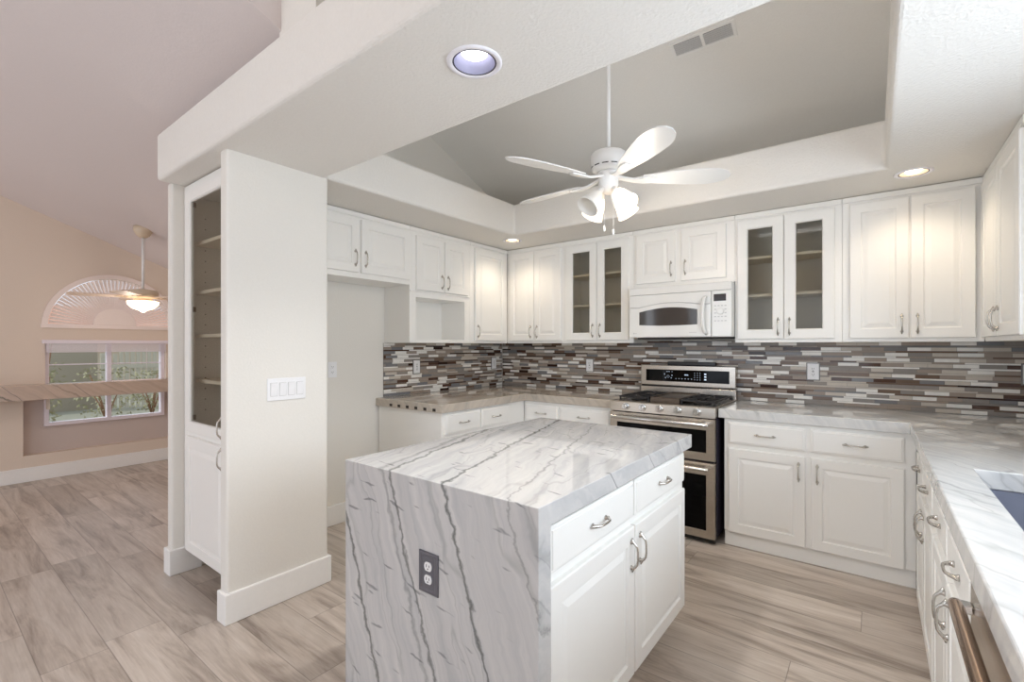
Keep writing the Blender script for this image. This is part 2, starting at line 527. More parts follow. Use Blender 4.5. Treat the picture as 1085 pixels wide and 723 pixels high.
# ------------------------------------------------------------------ the room
ZS, ZT = 2.2814, 2.554           # underside of the soffit, top of the tray edge
XL, XR, YB = -3.20, 0.80, 3.992  # kitchen walls
XW = -6.59                       # window wall of the dining area
struct('floor', MB().box(-6.74, 0.95, -3.2, 4.15, -0.12, 0.0), M['floor'])
struct('wall_back', MB().box(-3.35, 0.95, YB, 4.15, 0, 4.25), M['wall'])
struct('wall_left', MB().box(-3.34, XL, 1.485, YB, 0, ZT).box(-3.34, XL, 1.25, YB, ZT, 4.25), M['wall'])
wr = MB()
for y0, y1, z0, z1 in ((-3.2, 0.55, 0, 4.25), (2.35, YB, 0, 4.25), (0.55, 2.35, 0, 1.06), (0.55, 2.35, 2.10, 4.25)):
    wr.box(XR, 0.95, y0, y1, z0, z1)
struct('wall_right', wr, M['wall'])
wf = MB()
for x0, x1, z0, z1 in ((-6.74, -6.2, 0, 4.25), (-3.8, -3.0, 0, 4.25), (0.0, 0.95, 0, 4.25), (-6.2, -3.8, 2.42, 4.25), (-3.0, -1.9, 2.42, 4.25), (-1.9, 0.0, 2.42, 2.75), (-1.9, 0.0, 3.95, 4.25)):
    wf.box(x0, x1, -3.2, -3.05, z0, z1)
struct('wall_front', wf, M['lwall'])
struct('wall_far', MB().box(-6.74, -3.34, 2.60, 2.75, 0, 4.25), M['lwall'])
# window wall of the dining area: recess under the ledge, window, half-round opening above
ww = MB()
ys = [-3.2, 0.74, 0.895, 1.91, 2.07, 2.60]
zs = [0, 0.255, 0.52, 0.80, 1.392, 1.53]
for i in range(5):
    for j in range(5):
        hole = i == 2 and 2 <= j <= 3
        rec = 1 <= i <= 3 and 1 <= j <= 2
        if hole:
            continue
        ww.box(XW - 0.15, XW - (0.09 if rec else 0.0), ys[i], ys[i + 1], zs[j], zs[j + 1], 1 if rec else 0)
YC, RA = 1.44, 0.575
arc = [(YC + RA * 0.93 * math.cos(PI - PI * k / 32), 1.53 + RA * 0.93 * math.sin(PI * k / 32)) for k in range(33)]
ww.prism([(-3.2, 1.53)] + arc + [(2.60, 1.53), (2.60, 4.25), (-3.2, 4.25)], XW - 0.15, XW, 'X')
struct('wall_window', ww, [M['lwall'], M['recess']])
# ceilings
cl = MB().prism([(-3.2, 3.0 + 0.394 * 3.2), (1.04, 3.0 - 0.394 * 1.04), (1.04, 2.85), (-3.2, 4.45)], -3.34, -1.93, 'X')
cl.prism([(-3.2, 3.0 + 0.394 * 3.2), (2.65, 3.0 - 0.394 * 2.65), (2.65, 2.3), (-3.2, 4.45)], -6.74, -3.34, 'X')
cl.box(-1.95, 0.95, -3.2, 1.05, 4.17, 4.24)
cl.prism([(-3.2, 4.30), (-3.2, 4.24), (1.04, 2.585), (1.04, 4.30)], -1.94, -1.915, 'X')
struct('ceiling', cl, M['lceil'])
struct('ceiling.001', MB().prism([(0.72, 2.927 + 0.42 * 2.986), (4.05, 2.927 - 0.42 * 0.344), (4.05, 3.0), (0.72, 4.22)], -3.30, 0.95, 'X'), M['ceil'])
struct('roof', MB().box(-6.9, 1.1, -3.35, 4.3, 4.25, 4.35), M['ceil'])  # unseen cover slab, added to keep sky light out
# dropped soffit round the tray, one moulded piece, bull-nosed
struct('soffit', MB().cells([-3.26, -2.445, 0.046, 0.80], [0.90, 1.47, 3.213, YB], ZS, ZT - 0.005, lambda i, j: not (i == 1 and j == 1)), M['soffit'], bevel=0.02, seg=4)
LIGHTS = [(-1.055, 1.168, 0.092), (0.171, 3.373, 0.085), (-2.574, 3.356, 0.085)]
sof = bpy.data.objects['soffit']
cut = MB()
for lx, ly, lr in LIGHTS:
    cut.lathe([(lr - 0.021, ZS - 0.05), (lr - 0.021, ZS + 0.13)], lx, ly, 0, 36)
co = put('cutter', cut.mesh('cutter', M['soffit']))
bo = sof.modifiers.new('holes', 'BOOLEAN')
bo.operation, bo.object, bo.solver = 'DIFFERENCE', co, 'EXACT'
bpy.context.view_layer.update()
new = bpy.data.meshes.new_from_object(sof.evaluated_get(bpy.context.evaluated_depsgraph_get()))
sof.modifiers.clear()
sof.data = new
bpy.data.objects.remove(co)
up = MB().box(0.075, 0.80, 1.45, YB, ZT - 0.03, 4.1).box(XL, -1.95, 1.05, 1.12, ZT - 0.03, 4.2)
struct('wall_tray', up, M['wall'])
struct('column', MB().box(-1.93, -1.655, 0.95, 1.25, ZT - 0.03, 4.16), M['wall'])
# pillar with the pantry niche
pl = MB().box(-3.31, -3.24, 0.966, 1.485, 0, ZS + 0.01).box(-2.535, -2.457, 0.956, 1.485, 0, ZS + 0.01)
struct('wall_pillar', pl, M['wall'], bevel=0.014, seg=4)
struct('wall_niche', MB().box(-3.24, -2.535, 1.41, 1.485, 0, ZS + 0.01), M['wall'])

def board(mb, x0, x1, y0, y1, h=0.148):
    mb.box(x0, x1, y0, y1, 0, h)
bb = MB()
board(bb, -2.535, -2.4425, 0.9415, 1.4985)
struct('baseboard_pillar', bb, M['trim'], bevel=0.006)
bb = MB(); board(bb, -3.3245, -3.2255, 0.9515, 1.12)
struct('baseboard_niche', bb, M['trim'], bevel=0.006)
bb = MB(); board(bb, XL, XL + 0.015, 1.50, 2.37)
struct('baseboard_alcove', bb, M['trim'], bevel=0.005)
bb = MB(); board(bb, XW, XW + 0.016, -3.0, 2.58, 0.14)
struct('baseboard_window', bb, M['trim'], bevel=0.005)

# ------------------------------------------------------------------ windows of the setting
def frame_yz(mb, x0, x1, y0, y1, z0, z1, t):
    mb.box(x0, x1, y0, y1, z0, z0 + t).box(x0, x1, y0, y1, z1 - t, z1)
    mb.box(x0, x1, y0, y0 + t, z0 + t, z1 - t).box(x0, x1, y1 - t, y1, z0 + t, z1 - t)
w1 = MB()
frame_yz(w1, XW - 0.13, XW - 0.05, 0.895, 1.91, 0.52, 1.392, 0.035)
w1.box(XW - 0.125, XW - 0.055, 1.385, 1.425, 0.555, 1.357)
w1.box(XW - 0.12, XW - 0.06, 0.93, 1.875, 0.86, 0.90)
w1.box(XW - 0.096, XW - 0.084, 0.93, 1.385, 1.135, 1.147).box(XW - 0.096, XW - 0.084, 1.425, 1.875, 1.135, 1.147)
wo = struct('window_1', w1, M['blind'], bevel=0.003)
put('pane', MB().box(XW - 0.093, XW - 0.088, 0.93, 1.875, 0.555, 1.357).mesh('pane', M['wpane']), wo)
w2 = MB()
frame_yz(w2, 0.80, 0.86, 0.55, 2.35, 1.06, 2.10, 0.045)
w2.box(0.80, 0.85, 1.43, 1.47, 1.10, 2.06)
struct('window_2', w2, M['trim'], bevel=0.003)
for n, (a, b) in ((1, (-3.0, 0.0)), (2, (-6.2, -3.8))):
    d = MB()
    for q in (a, (a + b) / 2 - 0.03, b - 0.06):
        d.box(q, q + 0.06, -3.12, -3.06, 0, 2.42)
    d.box(a, b, -3.12, -3.06, 2.34, 2.42).box(a, b, -3.12, -3.06, 0.0, 0.08)
    struct('door_%d' % n, d, M['trim'], bevel=0.003)

d = MB()
for a, b, z0, z1 in ((-1.9, -1.85, 2.75, 3.95), (-0.05, 0.0, 2.75, 3.95), (-1.85, -0.05, 2.75, 2.80), (-1.85, -0.05, 3.90, 3.95), (-0.97, -0.93, 2.80, 3.90)):
    d.box(a, b, -3.12, -3.06, z0, z1)
struct('added_window', d, M['trim'], bevel=0.003)  # unseen high window put in along with the added ceiling light

# ------------------------------------------------------------------ cabinet kit (local frame: front at y = 0 facing -y)
def pull_mesh(axis):
    L = [-0.062, -0.054, -0.046, -0.040, -0.031, -0.014, 0.014, 0.031, 0.040, 0.046, 0.054, 0.062]
    D = [0.005, 0.006, 0.010, 0.017, 0.0235, 0.026, 0.026, 0.0235, 0.017, 0.010, 0.006, 0.005]
    Rr = [0.0025, 0.005, 0.0056, 0.005, 0.0042, 0.0038, 0.0038, 0.0042, 0.005, 0.0056, 0.005, 0.0025]
    mb = MB()
    mb.tube([(l, -d, 0) if axis == 'x' else (0, -d, l) for l, d in zip(L, D)], Rr, 10)
    for s in (-1, 1):
        c = s * 0.046
        mt = Matrix.Rotation(PI / 2, 3, 'X')
        mb.lathe([(0.0085, 0.0), (0.0085, 0.003), (0.006, 0.006), (0.0055, 0.013)], c if axis == 'x' else 0, 0, 0 if axis == 'x' else c, 12, mtx=mt)
    return mb.mesh('pull', M['nickel'])
PULL = {a: pull_mesh(a) for a in 'xz'}

def rect(i, w, h, y):
    return [(i, y, i), (w - i, y, i), (w - i, y, h - i), (i, y, h - i)]

DOOR_T = 0.02
def panel_mesh(w, h, fr=0.058):
    t = DOOR_T
    ls = [rect(0, w, h, 0), rect(0, w, h, -t + 0.004), rect(0.004, w, h, -t), rect(fr, w, h, -t), rect(fr + 0.005, w, h, -t + 0.0075),
          rect(fr + 0.012, w, h, -t + 0.0075), rect(fr + 0.034, w, h, -t + 0.001)]
    return MB().loops(ls).mesh('door', M['cab'])

def drawer_mesh(w, h):
    t = DOOR_T
    ls = [rect(0, w, h, 0), rect(0, w, h, -t + 0.007), rect(0.004, w, h, -t + 0.004), rect(0.010, w, h, -t + 0.0035), rect(0.013, w, h, -t)]
    return MB().loops(ls).mesh('drawer', M['cab'])

def glass_door(root, x, z, w, h, hx, hz, fr=0.062):
    t = DOOR_T
    ls = [rect(fr + 0.006, w, h, 0), rect(0, w, h, 0), rect(0, w, h, -t + 0.004), rect(0.004, w, h, -t), rect(fr, w, h, -t),
          rect(fr + 0.006, w, h, -t + 0.008), rect(fr + 0.006, w, h, 0)]
    d = put('door', MB().loops(ls, False, False).mesh('door', M['cab']), root, (x, 0, z))
    put('pane', MB().box(fr - 0.004, w - fr + 0.004, -0.008, -0.005, fr - 0.004, h - fr + 0.004).mesh('pane', M['pane']), d)['label'] = 'tinted clear glass pane'
    put('handle', PULL['z'], d, (hx, -t, hz))['label'] = 'satin nickel bow pull'
    return d

def door(root, x, z, w, h, hx, hz):
    d = put('door', panel_mesh(w, h, min(0.058, h * 0.16)), root, (x, 0, z))
    put('handle', PULL['z'], d, (hx, -DOOR_T, hz))['label'] = 'satin nickel bow pull'
    return d

def drawer(root, x, z, w, h):
    d = put('drawer', drawer_mesh(w, h), root, (x, 0, z))
    put('handle', PULL['x'], d, (w / 2, -DOOR_T, h / 2))['label'] = 'satin nickel bow pull'
    return d

U0, U1 = 1.36, 2.277     # wall cabinets
DB, DT = 1.383 - U0, 2.228 - U0
def crown(root, w, top):
    MB().box(0.0005, w - 0.0005, -0.012, 0.0, top - 0.034, top).build('crown', M['cab'], root, bevel=0.004)

def upper(loc, rz, w, depth, label, doors, glassd=False, z0=U0, hside=None):
    """doors = [(x, w, handle side -1/+1)]; heights follow the cabinet"""
    root = thing('wall_cabinet', label, 'cabinet', (loc[0], loc[1], z0), rz)
    H = U1 - z0
    dz = DB if z0 == U0 else 0.036
    dh = (2.228 - z0) - dz
    if glassd:
        c = MB()
        c.box(0, w, depth - 0.012, depth, 0, H, 1)
        c.box(0, 0.018, 0.018, depth - 0.012, 0, H, 1).box(w - 0.018, w, 0.018, depth - 0.012, 0, H, 1)
        c.box(0.018, w - 0.018, 0.018, depth - 0.012, 0, 0.02, 1).box(0.018, w - 0.018, 0.018, depth - 0.012, H - 0.05, H - 0.03, 1)
        x0, x1 = doors[0][0] + 0.02, doors[-1][0] + doors[-1][1] - 0.02
        c.box(0, x0, 0, 0.018, 0, H).box(x1, w, 0, 0.018, 0, H).box(x0, x1, 0, 0.018, 0, dz + 0.03).box(x0, x1, 0, 0.018, dz + dh - 0.03, H)
        c.build('carcass', [M['cab'], M['cabin']], root)
        for zz in (1.685 - z0, 1.955 - z0):
            MB().box(0.02, w - 0.02, 0.04, depth - 0.014, zz, zz + 0.019).build('shelf', M['shelf'], root)
    else:
        MB().box(0, w, 0, depth, 0, H).build('carcass', M['cab'], root, bevel=0.002)
    crown(root, w, H)
    for x, dw, s in doors:
        hx = 0.032 if s < 0 else dw - 0.032
        hz = 0.085 if dh > 0.5 else 0.10
        if glassd:
            glass_door(root, x, dz, dw, dh, hx, hz)
        else:
            door(root, x, dz, dw, dh, hx, hz)
    return root

YU = 3.684
G = 0.0008
# back wall, from the corner to the window wall
upper((-2.888, YU), 0, 0.645, 0.30, 'white two-door wall cabinet in the inside corner, below the ceiling spotlight at the far end', [(0.036, 0.292, 1), (0.336, 0.292, -1)])
upper((-2.242, YU), 0, 0.672, 0.30, 'glass-fronted white wall cabinet between the corner cabinet and the microwave', [(0.037, 0.303, 1), (0.346, 0.289, -1)], True)
upper((-1.569, YU), 0, 0.7715, 0.30, 'short white two-door wall cabinet directly above the microwave', [(0.03, 0.317, 1), (0.392, 0.322, -1)], z0=1.80)
upper((-0.796, YU), 0, 0.634, 0.30, 'glass-fronted white wall cabinet beside the microwave, on the sink side of it', [(0.017, 0.290, 1), (0.311, 0.284, -1)], True)
upper((-0.161, YU), 0, 0.650, 0.30, 'wide white two-door wall cabinet under the warm spotlight above the power outlet', [(0.038, 0.287, 1), (0.333, 0.280, -1)])
# short return wall: local x runs along -Y
upper((0.490, 3.676), -PI / 2, 0.90, 0.305, 'white wall cabinet on the return wall above the sink counter, seen edge-on', [(0.02, 0.41, 1), (0.45, 0.43, -1)])
# left wall: local x runs along +Y
upper((-2.89, 1.488), PI / 2, 0.951, 0.305, 'short white two-door wall cabinet over the empty refrigerator alcove', [(0.04, 0.445, 1), (0.505, 0.441, -1)], z0=1.815)
# cabinet with the open microwave nook
nk = thing('wall_cabinet', 'white wall cabinet with two short doors over an open nook', 'cabinet', (-2.89, 2.440, U0), PI / 2)
w, H = 0.690, U1 - U0
c = MB()
c.box(0, w, 0, 0.305, 0.40, H)
c.box(0, w, 0.293, 0.305, 0, 0.40).box(0, 0.065, 0, 0.293, 0, 0.40).box(0.628, w, 0, 0.293, 0, 0.40).box(0.065, 0.628, 0, 0.293, 0, 0.028).box(0.065, 0.628, 0, 0.293, 0.365, 0.40)
c.build('carcass', M['cab'], nk)
crown(nk, w, H)
MB().box(0.004, w - 0.004, -0.01, 0.0, 0.405, 0.418).build('ledge', M['cab'], nk, bevel=0.003)
door(nk, 0.06, 0.422, 0.303, 0.432, 0.271, 0.085)
door(nk, 0.370, 0.422, 0.286, 0.432, 0.032, 0.085)
cc = upper((-2.89, 3.131), PI / 2, 0.552, 0.305, 'narrow single-door white wall cabinet next to the open nook', [(0.06, 0.445, -1)])

def base(loc, rz, w, depth, label, fronts, doors, zdr=(0.706, 0.838), zdo=(0.125, 0.672), toe=0.015, name='base_cabinet', sink=False):
    root = thing(name, label, 'cabinet', (loc[0], loc[1], 0), rz)
    cb = MB()
    if sink:
        cb.box(0, w, 0, depth, 0.10, 0.63).box(0, w, 0, 0.05, 0.63, 0.852)
    else:
        cb.box(0, w, 0, depth, 0.10, 0.852)
    cb.build('carcass', M['cab'], root, bevel=0.002)
    MB().box(0.001, w - 0.001, toe, depth - 0.01, 0.0, 0.0995).build('toe_kick', M['cab'], root)
    for x, dw in fronts:
        drawer(root, x, zdr[0], dw, zdr[1] - zdr[0])
    for x, dw, s in doors:
        dh = zdo[1] - zdo[0]
        door(root, x, zdo[0], dw, dh, 0.034 if s < 0 else dw - 0.034, dh - 0.095)
    return root

YF = 3.39
base((-0.80, YF), 0, 0.984, 0.59, 'white base cabinet between the range and the sink run, two drawers over two doors', [(0.03, 0.436), (0.495, 0.438)],
     [(0.03, 0.436, 1), (0.495, 0.438, -1)], zdr=(0.688, 0.828), zdo=(0.10, 0.655))
base((-2.4645, YF), 0, 0.8495, 0.59, 'white base cabinet between the inside corner and the range, behind the island', [(0.025, 0.330), (0.378, 0.453)],
     [(0.02, 0.31, 1), (0.36, 0.44, -1)], zdr=(0.688, 0.820), zdo=(0.10, 0.655))
base((-2.465, 2.375), PI / 2, 1.012, 0.725, 'white base cabinet with bare end panel facing the empty alcove', [(0.03, 0.375), (0.42, 0.355)],
     [(0.03, 0.375, 1), (0.42, 0.355, -1)], zdr=(0.69, 0.838), zdo=(0.10, 0.655))
# sink run, local x runs along -Y from the corner
base((0.186, 3.37), -PI / 2, 1.105, 0.60, 'white base cabinet on the sink run, next to the corner, doors meeting in the middle', [(0.31, 0.375), (0.70, 0.385)],
     [(0.31, 0.375, 1), (0.70, 0.385, -1)], zdr=(0.705, 0.828), zdo=(0.10, 0.655))
base((0.186, 2.264), -PI / 2, 0.852, 0.60, 'white sink base cabinet below the basin, next to the dishwasher', [(0.012, 0.408), (0.430, 0.408)],
     [(0.012, 0.408, 1), (0.430, 0.408, -1)], zdr=(0.705, 0.828), zdo=(0.10, 0.655), sink=True)
base((0.186, 0.795), -PI / 2, 1.0, 0.60, 'white base cabinet nearest the camera, past the dishwasher', [(0.02, 0.47), (0.51, 0.47)], [(0.02, 0.47, 1), (0.51, 0.47, -1)])
# island cabinet faces +X
base((-0.72, 1.073), PI / 2, 1.187, 0.80, 'white island cabinet with two drawers over two doors under the stone top', [(0.011, 0.570), (0.592, 0.570)],
     [(0.011, 0.570, 1), (0.592, 0.570, -1)], toe=0.07, name='island_cabinet')

# ------------------------------------------------------------------ stone tops
Z0, Z1 = 0.853, 0.915
isl = MB().prism([(1.0086, 0.0), (1.0686, 0.0), (1.0686, Z0), (2.3006, Z0), (2.3006, Z1), (1.0086, Z1)], -1.5536, -0.6884, 'X').build('waterfall_countertop', M['isl'], bevel=0.0025)
tag(isl, 'grey veined stone top of the island folding down to the floor at one end', 'countertop')
ct = MB().cells([-0.832, 0.156, 0.272, 0.70, 0.797], [-0.21, 1.555, 2.24, 3.36, 3.988], Z0, Z1,
                lambda i, j: (i >= 1 or j == 3) and not (i == 2 and j == 1)).build('countertop', M['ctop'], bevel=0.004)
tag(ct, 'pale veined stone countertop round the sink, running from the range to the camera', 'countertop')
cl_ = MB().prism([(XL + 0.003, 2.352), (-2.435, 2.352), (-2.435, 3.36), (-1.602, 3.36), (-1.602, 3.988), (XL + 0.003, 3.988)], Z0, Z1, 'Z').build('countertop', M['ctop_reflect'], bevel=0.004)
tag(cl_, 'stone corner countertop, coloured brown for the tile reflection, between the empty alcove and the range', 'countertop')
for k in range(6):
    MB().box(-3.02 + k * 0.098, -3.02 + k * 0.098 + 0.03, 2.349, 2.353, 0.862, 0.882).build('shim', M['shim'], cl_)['label'] = 'dark gap in the raw slab end'

# ------------------------------------------------------------------ mosaic backsplash
def mosaic(name, label, length, height, place, seed):
    rnd = random.Random(seed)
    mb = MB()
    mb.box(0, length, 0.0, 0.0055, 0, height, 8)
    z = 0.001
    k = 0
    pal_thick = [0] * 32 + [1] * 17 + [2] * 20 + [3] * 18 + [4] * 8 + [5] * 9 + [6] * 9 + [7] * 4
    pal_thin = [0] * 22 + [1] * 12 + [2] * 14 + [3] * 12 + [4] * 12 + [5] * 14 + [6] * 14 + [7] * 8
    while z < height - 0.004:
        thick = k % 2 == 0
        h = 0.0235 if thick else 0.0115
        h = min(h, height - z)
        x = -rnd.random() * (0.118 if thick else 0.30)
        last = -1
        while x < length:
            L = 0.1175 if thick else rnd.choice([0.30, 0.30, 0.236, 0.15])
            a, b = max(x + 0.0008, 0.0), min(x + L - 0.0008, length)
            c = rnd.choice(pal_thick if thick else pal_thin)
            if c == last and c in (0, 7):
                c = rnd.choice([2, 3, 5])
            last = c
            if b - a > 0.004:
                d = 0.0075 + (0.002 if c in (0, 1) else 0.0) + rnd.random() * 0.001
                v = [(a, -d + 0.0055, z + 0.0008), (b, -d + 0.0055, z + 0.0008), (b, -d + 0.0055, z + h - 0.0008), (a, -d + 0.0055, z + h - 0.0008),
                     (a, 0.0, z + 0.0008), (b, 0.0, z + 0.0008), (b, 0.0, z + h - 0.0008), (a, 0.0, z + h - 0.0008)]
                mb.add(v, [(0, 1, 2, 3), (0, 4, 5, 1), (1, 5, 6, 2), (2, 6, 7, 3), (3, 7, 4, 0)], c)
            x += L
        z += h
        k += 1
    me = mb.mesh(name, [M[t] for t in TILES] + [M['grout']])
    o = put(name, me)
    o.location, o.rotation_euler = place[0], (0, 0, place[1])
    return tag(o, label, 'backsplash')
mosaic('tile_backsplash', 'grey, brown and white mosaic strip tiling along the wall behind the range', 4.0 - 0.018, 0.462, ((XL + 0.009, YB - 0.006, 0.916), 0), 3)
mosaic('tile_backsplash', 'mosaic strip tiling on the wall beside the empty alcove, above the corner counter', 1.55, 0.443, ((XL + 0.006, 2.425, 0.916), PI / 2), 5)
mosaic('tile_backsplash', 'mosaic strip tiling on the return wall behind the sink', 1.62, 0.443, ((XR - 0.006, 3.975, 0.916), -PI / 2), 8)

# ------------------------------------------------------------------ gas range
rg = thing('gas_range', 'stainless steel double-oven gas range with five knobs', 'stove', (-1.595, 3.30, 0))
RW = 0.757
MB().box(0.006, RW - 0.004, 0.045, 0.67, 0.035, 0.905).build('body', M['gap'], rg)
for fx in (0.05, RW - 0.05):
    for fy in (0.10, 0.60):
        MB().lathe([(0.018, 0.0), (0.018, 0.01), (0.012, 0.012), (0.012, 0.035)], fx, fy, 0, 12).build('foot', M['black'], rg)
def oven_door(z0, z1, wz0, wz1, hz):
    d = MB()
    y0, y1 = 0.0, 0.04
    wx0, wx1 = 0.055, RW - 0.055
    ls = [[(0, y1, z0), (RW, y1, z0), (RW, y1, z1), (0, y1, z1)], [(0, y0 + 0.004, z0), (RW, y0 + 0.004, z0), (RW, y0 + 0.004, z1), (0, y0 + 0.004, z1)],
          [(0.004, y0, z0 + 0.004), (RW - 0.004, y0, z0 + 0.004), (RW - 0.004, y0, z1 - 0.004), (0.004, y0, z1 - 0.004)],
          [(wx0, y0, wz0), (wx1, y0, wz0), (wx1, y0, wz1), (wx0, y0, wz1)], [(wx0 + 0.003, y0 + 0.004, wz0 + 0.003), (wx1 - 0.003, y0 + 0.004, wz0 + 0.003), (wx1 - 0.003, y0 + 0.004, wz1 - 0.003), (wx0 + 0.003, y0 + 0.004, wz1 - 0.003)]]
    d.loops(ls, True, False)
    o = d.build('oven_door', M['steel'], rg)
    MB().box(wx0 + 0.002, wx1 - 0.002, y0 + 0.003, y0 + 0.012, wz0 + 0.002, wz1 - 0.002).build('oven_window', M['bglass'], o)
    h = MB()
    h.tube([(0.03, -0.052, hz), (0.04, -0.052, hz), (RW - 0.04, -0.052, hz), (RW - 0.03, -0.052, hz)], [0.010, 0.0125, 0.0125, 0.010], 14)
    for hx in (0.05, RW - 0.05):
        h.box(hx - 0.014, hx + 0.014, -0.052, 0.002, hz - 0.009, hz + 0.009)
    h.build('handle', M['chrome'], o, bevel=0.002)['label'] = 'thick polished bar handle'
oven_door(0.560, 0.842, 0.614, 0.768, 0.809)
oven_door(0.040, 0.546, 0.092, 0.466, 0.513)
MB().box(0.004, RW - 0.004, 0.02, 0.045, 0.012, 0.038).build('kick_plate', M['black'], rg)
# front control panel, slightly raked
cp = MB().prism([(0.002, 0.848), (0.10, 0.848), (0.10, 0.922), (0.014, 0.922), (0.006, 0.916)], 0, RW, 'X').build('control_panel', M['steel'], rg, bevel=0.002)
for kx in (0.127, 0.256, 0.383, 0.511, 0.642):
    kb = MB()
    mt = Matrix.Rotation(PI / 2, 3, 'X')
    kb.lathe([(0.026, -0.004), (0.026, 0.005), (0.0235, 0.008)], kx, 0.003, 0.887, 24, mtx=mt)
    kb.lathe([(0.020, 0.006), (0.0195, 0.030), (0.017, 0.034)], kx, 0.003, 0.887, 24, mtx=mt)
    kb.box(kx - 0.003, kx + 0.003, -0.036, -0.028, 0.874, 0.904)
    kb.build('knob', M['chrome'], rg)
# cook top, burners, grates, griddle
MB().box(0.0, RW, 0.10, 0.60, 0.905, 0.916).box(0.0, 0.02, 0.10, 0.60, 0.916, 0.922).box(RW - 0.02, RW, 0.10, 0.60, 0.916, 0.922).build('cooktop', M['steel'], rg, bevel=0.002)
MB().box(0.022, RW - 0.022, 0.105, 0.595, 0.916, 0.919).build('spill_tray', M['black'], rg)
for bx, by, br in ((0.14, 0.22, 0.045), (0.14, 0.46, 0.035), (RW / 2, 0.34, 0.04), (RW - 0.14, 0.22, 0.05), (RW - 0.14, 0.46, 0.035)):
    b = MB().lathe([(br + 0.012, 0.0), (br + 0.012, 0.006), (br, 0.008), (br, 0.016), (br - 0.006, 0.019)], bx, by, 0.919, 24)
    b.build('burner', M['iron'], rg)
for gx0, gx1 in ((0.026, 0.262), (RW - 0.262, RW - 0.026)):
    g = MB()
    zt0, zt1 = 0.940, 0.952
    for q in (0.115, 0.345, 0.577):
        g.box(gx0, gx1, q - 0.006, q + 0.006, zt0, zt1)
    for q in (gx0, gx1 - 0.012):
        g.box(q, q + 0.012, 0.115, 0.577, zt0, zt1)
    cxm = (gx0 + gx1) / 2
    for cy in (0.22, 0.46):
        g.box(cxm - 0.005, cxm + 0.005, cy - 0.10, cy - 0.03, zt0, zt1).box(cxm - 0.005, cxm + 0.005, cy + 0.03, cy + 0.10, zt0, zt1)
        g.box(gx0 + 0.01, cxm - 0.03, cy - 0.005, cy + 0.005, zt0, zt1).box(cxm + 0.03, gx1 - 0.01, cy - 0.005, cy + 0.005, zt0, zt1)
    for q in (gx0, gx1 - 0.012):
        for r in (0.115, 0.565):
            g.box(q, q + 0.012, r, r + 0.012, 0.918, zt0)
    g.build('grate', M['iron'], rg, bevel=0.002)
gr = MB().box(0.272, RW - 0.272, 0.115, 0.577, 0.930, 0.948).box(0.272, RW - 0.272, 0.115, 0.127, 0.920, 0.930).box(0.272, RW - 0.272, 0.115, 0.125, 0.948, 0.957).box(0.272, RW - 0.272, 0.567, 0.577, 0.948, 0.957)
gr.box(0.272, 0.279, 0.125, 0.567, 0.948, 0.955).box(RW - 0.279, RW - 0.272, 0.125, 0.567, 0.948, 0.955)
for q in (0.28, RW - 0.30):
    for r in (0.13, 0.54):
        gr.box(q, q + 0.02, r, r + 0.02, 0.918, 0.938)
gr.build('griddle', M['griddle'], rg, bevel=0.002)
# back guard
MB().box(0.0, RW, 0.60, 0.672, 0.905, 0.994).build('backguard', M['steel'], rg, bevel=0.003)
MB().box(0.004, RW - 0.004, 0.61, 0.672, 0.994, 1.006).build('backguard_gap', M['black'], rg)
dp = MB()
ls = []
def R2(x0, x1, z0, z1, y): return [(x0, y, z0), (x1, y, z0), (x1, y, z1), (x0, y, z1)]
dp.loops([R2(0, RW, 1.006, 1.174, 0.672), R2(0, RW, 1.006, 1.174, 0.604), R2(0.004, RW - 0.004, 1.01, 1.17, 0.60), R2(0.046, RW - 0.046, 1.040, 1.138, 0.60), R2(0.049, RW - 0.049, 1.043, 1.135, 0.604)], True, False)
dpo = dp.build('display_panel', M['steel'], rg)
MB().box(0.047, RW - 0.047, 0.602, 0.612, 1.041, 1.137).build('display_glass', M['bglass'], dpo)
mk = MB()
yk = 0.6012
def dot(x, z, w=0.004, h=0.004): mk.box(x - w / 2, x + w / 2, yk, yk + 0.001, z - h / 2, z + h / 2)
def ringk(x, z, r):
    for k in range(10):
        a = 2 * PI * k / 10
        dot(x + r * math.cos(a), z + r * math.sin(a), 0.0024, 0.0024)
ringk(0.236, 1.082, 0.010); dot(0.214, 1.070, 0.003, 0.012); dot(0.262, 1.070, 0.004, 0.008); dot(0.206, 1.10, 0.003, 0.012); dot(0.268, 1.092, 0.006, 0.006)
for q in (0.225, 0.236, 0.247, 0.268): dot(q, 1.122, 0.006, 0.003)
for k in range(6): dot(0.300 + k * 0.025, 1.066, 0.006, 0.004)
for x in (0.372, 0.380, 0.388, 0.396):
    dot(x, 1.098, 0.005, 0.009)
for i in range(3):
    for j in range(4): dot(0.45 + i * 0.021, 1.062 + j * 0.018, 0.004, 0.004)
for j in range(3): dot(0.532, 1.066 + j * 0.022, 0.016, 0.010)
mk.build('display_marks', M['mark'], dpo)
MB().box(0.22, 0.60, 0.63, 0.672, 1.174, 1.204).build('vent_bar', M['black'], rg, bevel=0.004)

